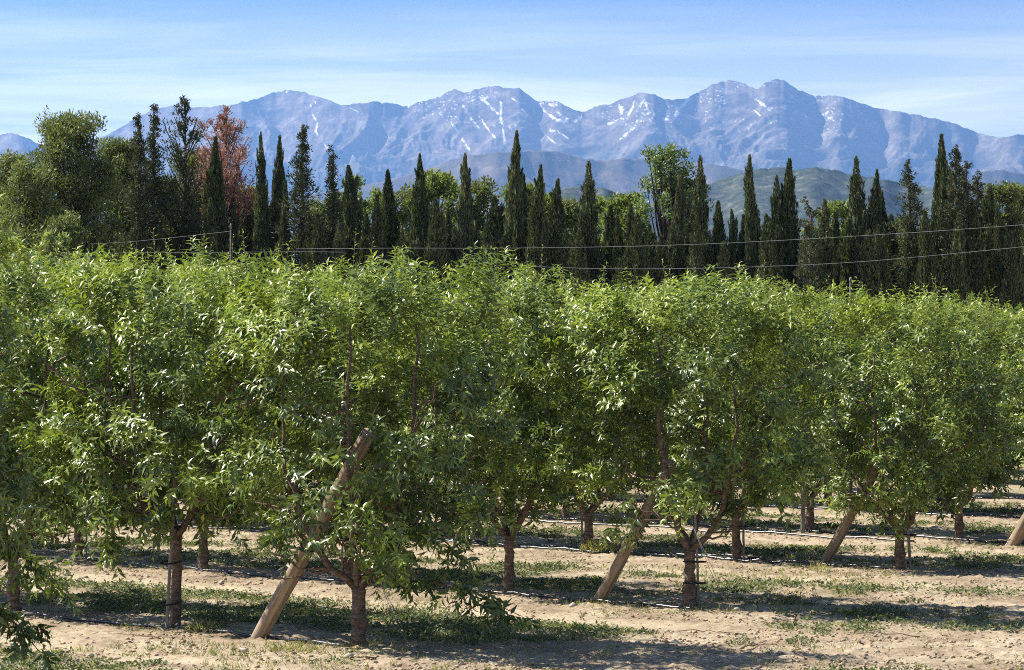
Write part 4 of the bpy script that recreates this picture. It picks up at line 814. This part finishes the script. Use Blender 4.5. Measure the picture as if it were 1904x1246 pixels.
BR = [(460, 350, 80, 'round olive tree behind the short cypresses at left'), (600, 340, 80, 'olive tree between the two spiky conifers'), (640, 330, 90, 'loose green tree left of the very dark broad cypress'), (700, 345, 90, 'olive tree behind the short black cypress'), (745, 350, 80, 'yellow olive tree left of the tall straight cypress'), (802, 322, 92, 'pale olive dome shaped tree right of the tall straight cypress'),
      (850, 335, 70, 'olive tree left of the brown topped cypress'), (903, 332, 84, 'bright green leafy tree right of the brown topped cypress'), (965, 345, 70, 'olive tree behind the ragged cypress at centre'), (1010, 365, 80, 'olive tree behind the uneven cypress'), (1060, 372, 90, 'dull green tree before the small dark hill'), (1130, 368, 80, 'green tree on the right flank of the small hill'), (1170, 362, 90, 'bright green tree left of the pale poplar'),
      (1290, 400, 80, 'dark green tree right of the pale poplar'), (1545, 378, 100, 'pale yellow green tree behind the brownish cypress'), (1590, 385, 80, 'pale green tree behind the tall thick cypress'), (1660, 410, 90, 'dull olive tree behind the broad short cypress'), (1865, 345, 70, 'brown olive tree near the right edge with feathery crown'), (1900, 350, 70, 'brown olive tree cut by the right edge')]
for i, (px, py, w, lab) in enumerate(BR): round_tree(px, py, w * 1.4, lab, 60 + i, 118 + (i % 4) * 2.5, [M_broad, M_pine][(i % 3) == 1] if px < 1500 else (M_pine if px > 1800 else M_broad), ncl=60)
round_tree(1243, 272, 185, 'tall pale green poplar with airy crown behind a cypress', 90, 116, M_pop, 'poplar_tree', 'poplar', 110, 190, (.10, .17), (.05, .09), .25, 1.2, (.3, .55), 'broadleaf trees behind the cypresses', .2)
round_tree(1265, 330, 90, 'lower green companion tree at the right of the tall poplar', 91, 117, M_pop, 'poplar_tree', 'poplar', 50, 330)
for i, px in enumerate(range(620, 1960, 60)):  # mostly invented shrubs, added to darken the gaps between the cypress bases
    round_tree(px + (i * 37) % 25, 455 + (i * 53) % 22, 88, (('added dark shrub behind ' if px < 1900 else 'last added dark shrub beyond ') + min([c for c in CL if len(c[4].split()) <= 12 and not c[4].startswith('low cypress just')], key=lambda q: abs(q[0] - px - 7))[4]), 120 + i, 113, M_con, 'shrub', 'shrub', 16, 300, (.12, .22), (.06, .10), .1, 1.0, (.5, .9), 'added shrubs darkening the foot of the windbreak')
PL = ['added dark shrub at the left edge under the grey green pine', 'added dark shrub beneath the rounded olive pine', 'added dark shrub beneath the big broad pine', 'added dark shrub under the olive brown pine', 'added dark shrub under the two thin spires', 'added dark shrub under the wide armed sparse conifer', 'added dark shrub under the red dead conifer', 'added dark shrub under the twin cypresses', 'added dark shrub under the dark spiky conifer']
for i, px in enumerate(range(0, 620, 70)):  # more added shrubs, a made-up dark mass below the pines
    round_tree(px + (i * 37) % 25, 420 + (i * 53) % 22, 100, PL[i], 160 + i, 112, M_con, 'shrub', 'shrub', 18, 300, (.12, .22), (.06, .10), .1, 1.0, (.5, .9), 'added shrubs darkening the foot of the pines')

# ------------------------------------------------------------------ the air
hm, t, out = mat('air_haze'); v = N(t, 'ShaderNodeVolumePrincipled'); v.inputs['Color'].default_value = (0.23, 0.45, 0.90, 1); v.inputs['Density'].default_value = 4.1e-5; v.inputs['Anisotropy'].default_value = 0.35
t.links.new(v.outputs[0], out.inputs['Volume']); hm.cycles.volume_sampling = 'DISTANCE'
x0, x1, y0, y1, z0, z1 = -62000, 62000, -3300, 35000, -60, 3050
hb = mesh_np('haze', [(x, y, z) for x in (x0, x1) for y in (y0, y1) for z in (z0, z1)], None, [(0, 1, 3, 2), (4, 6, 7, 5), (0, 4, 5, 1), (2, 3, 7, 6), (0, 2, 6, 4), (1, 5, 7, 3)], [hm])
tag(link('haze', hb), 'blue summer haze over the plain', 'haze', None, 'stuff')
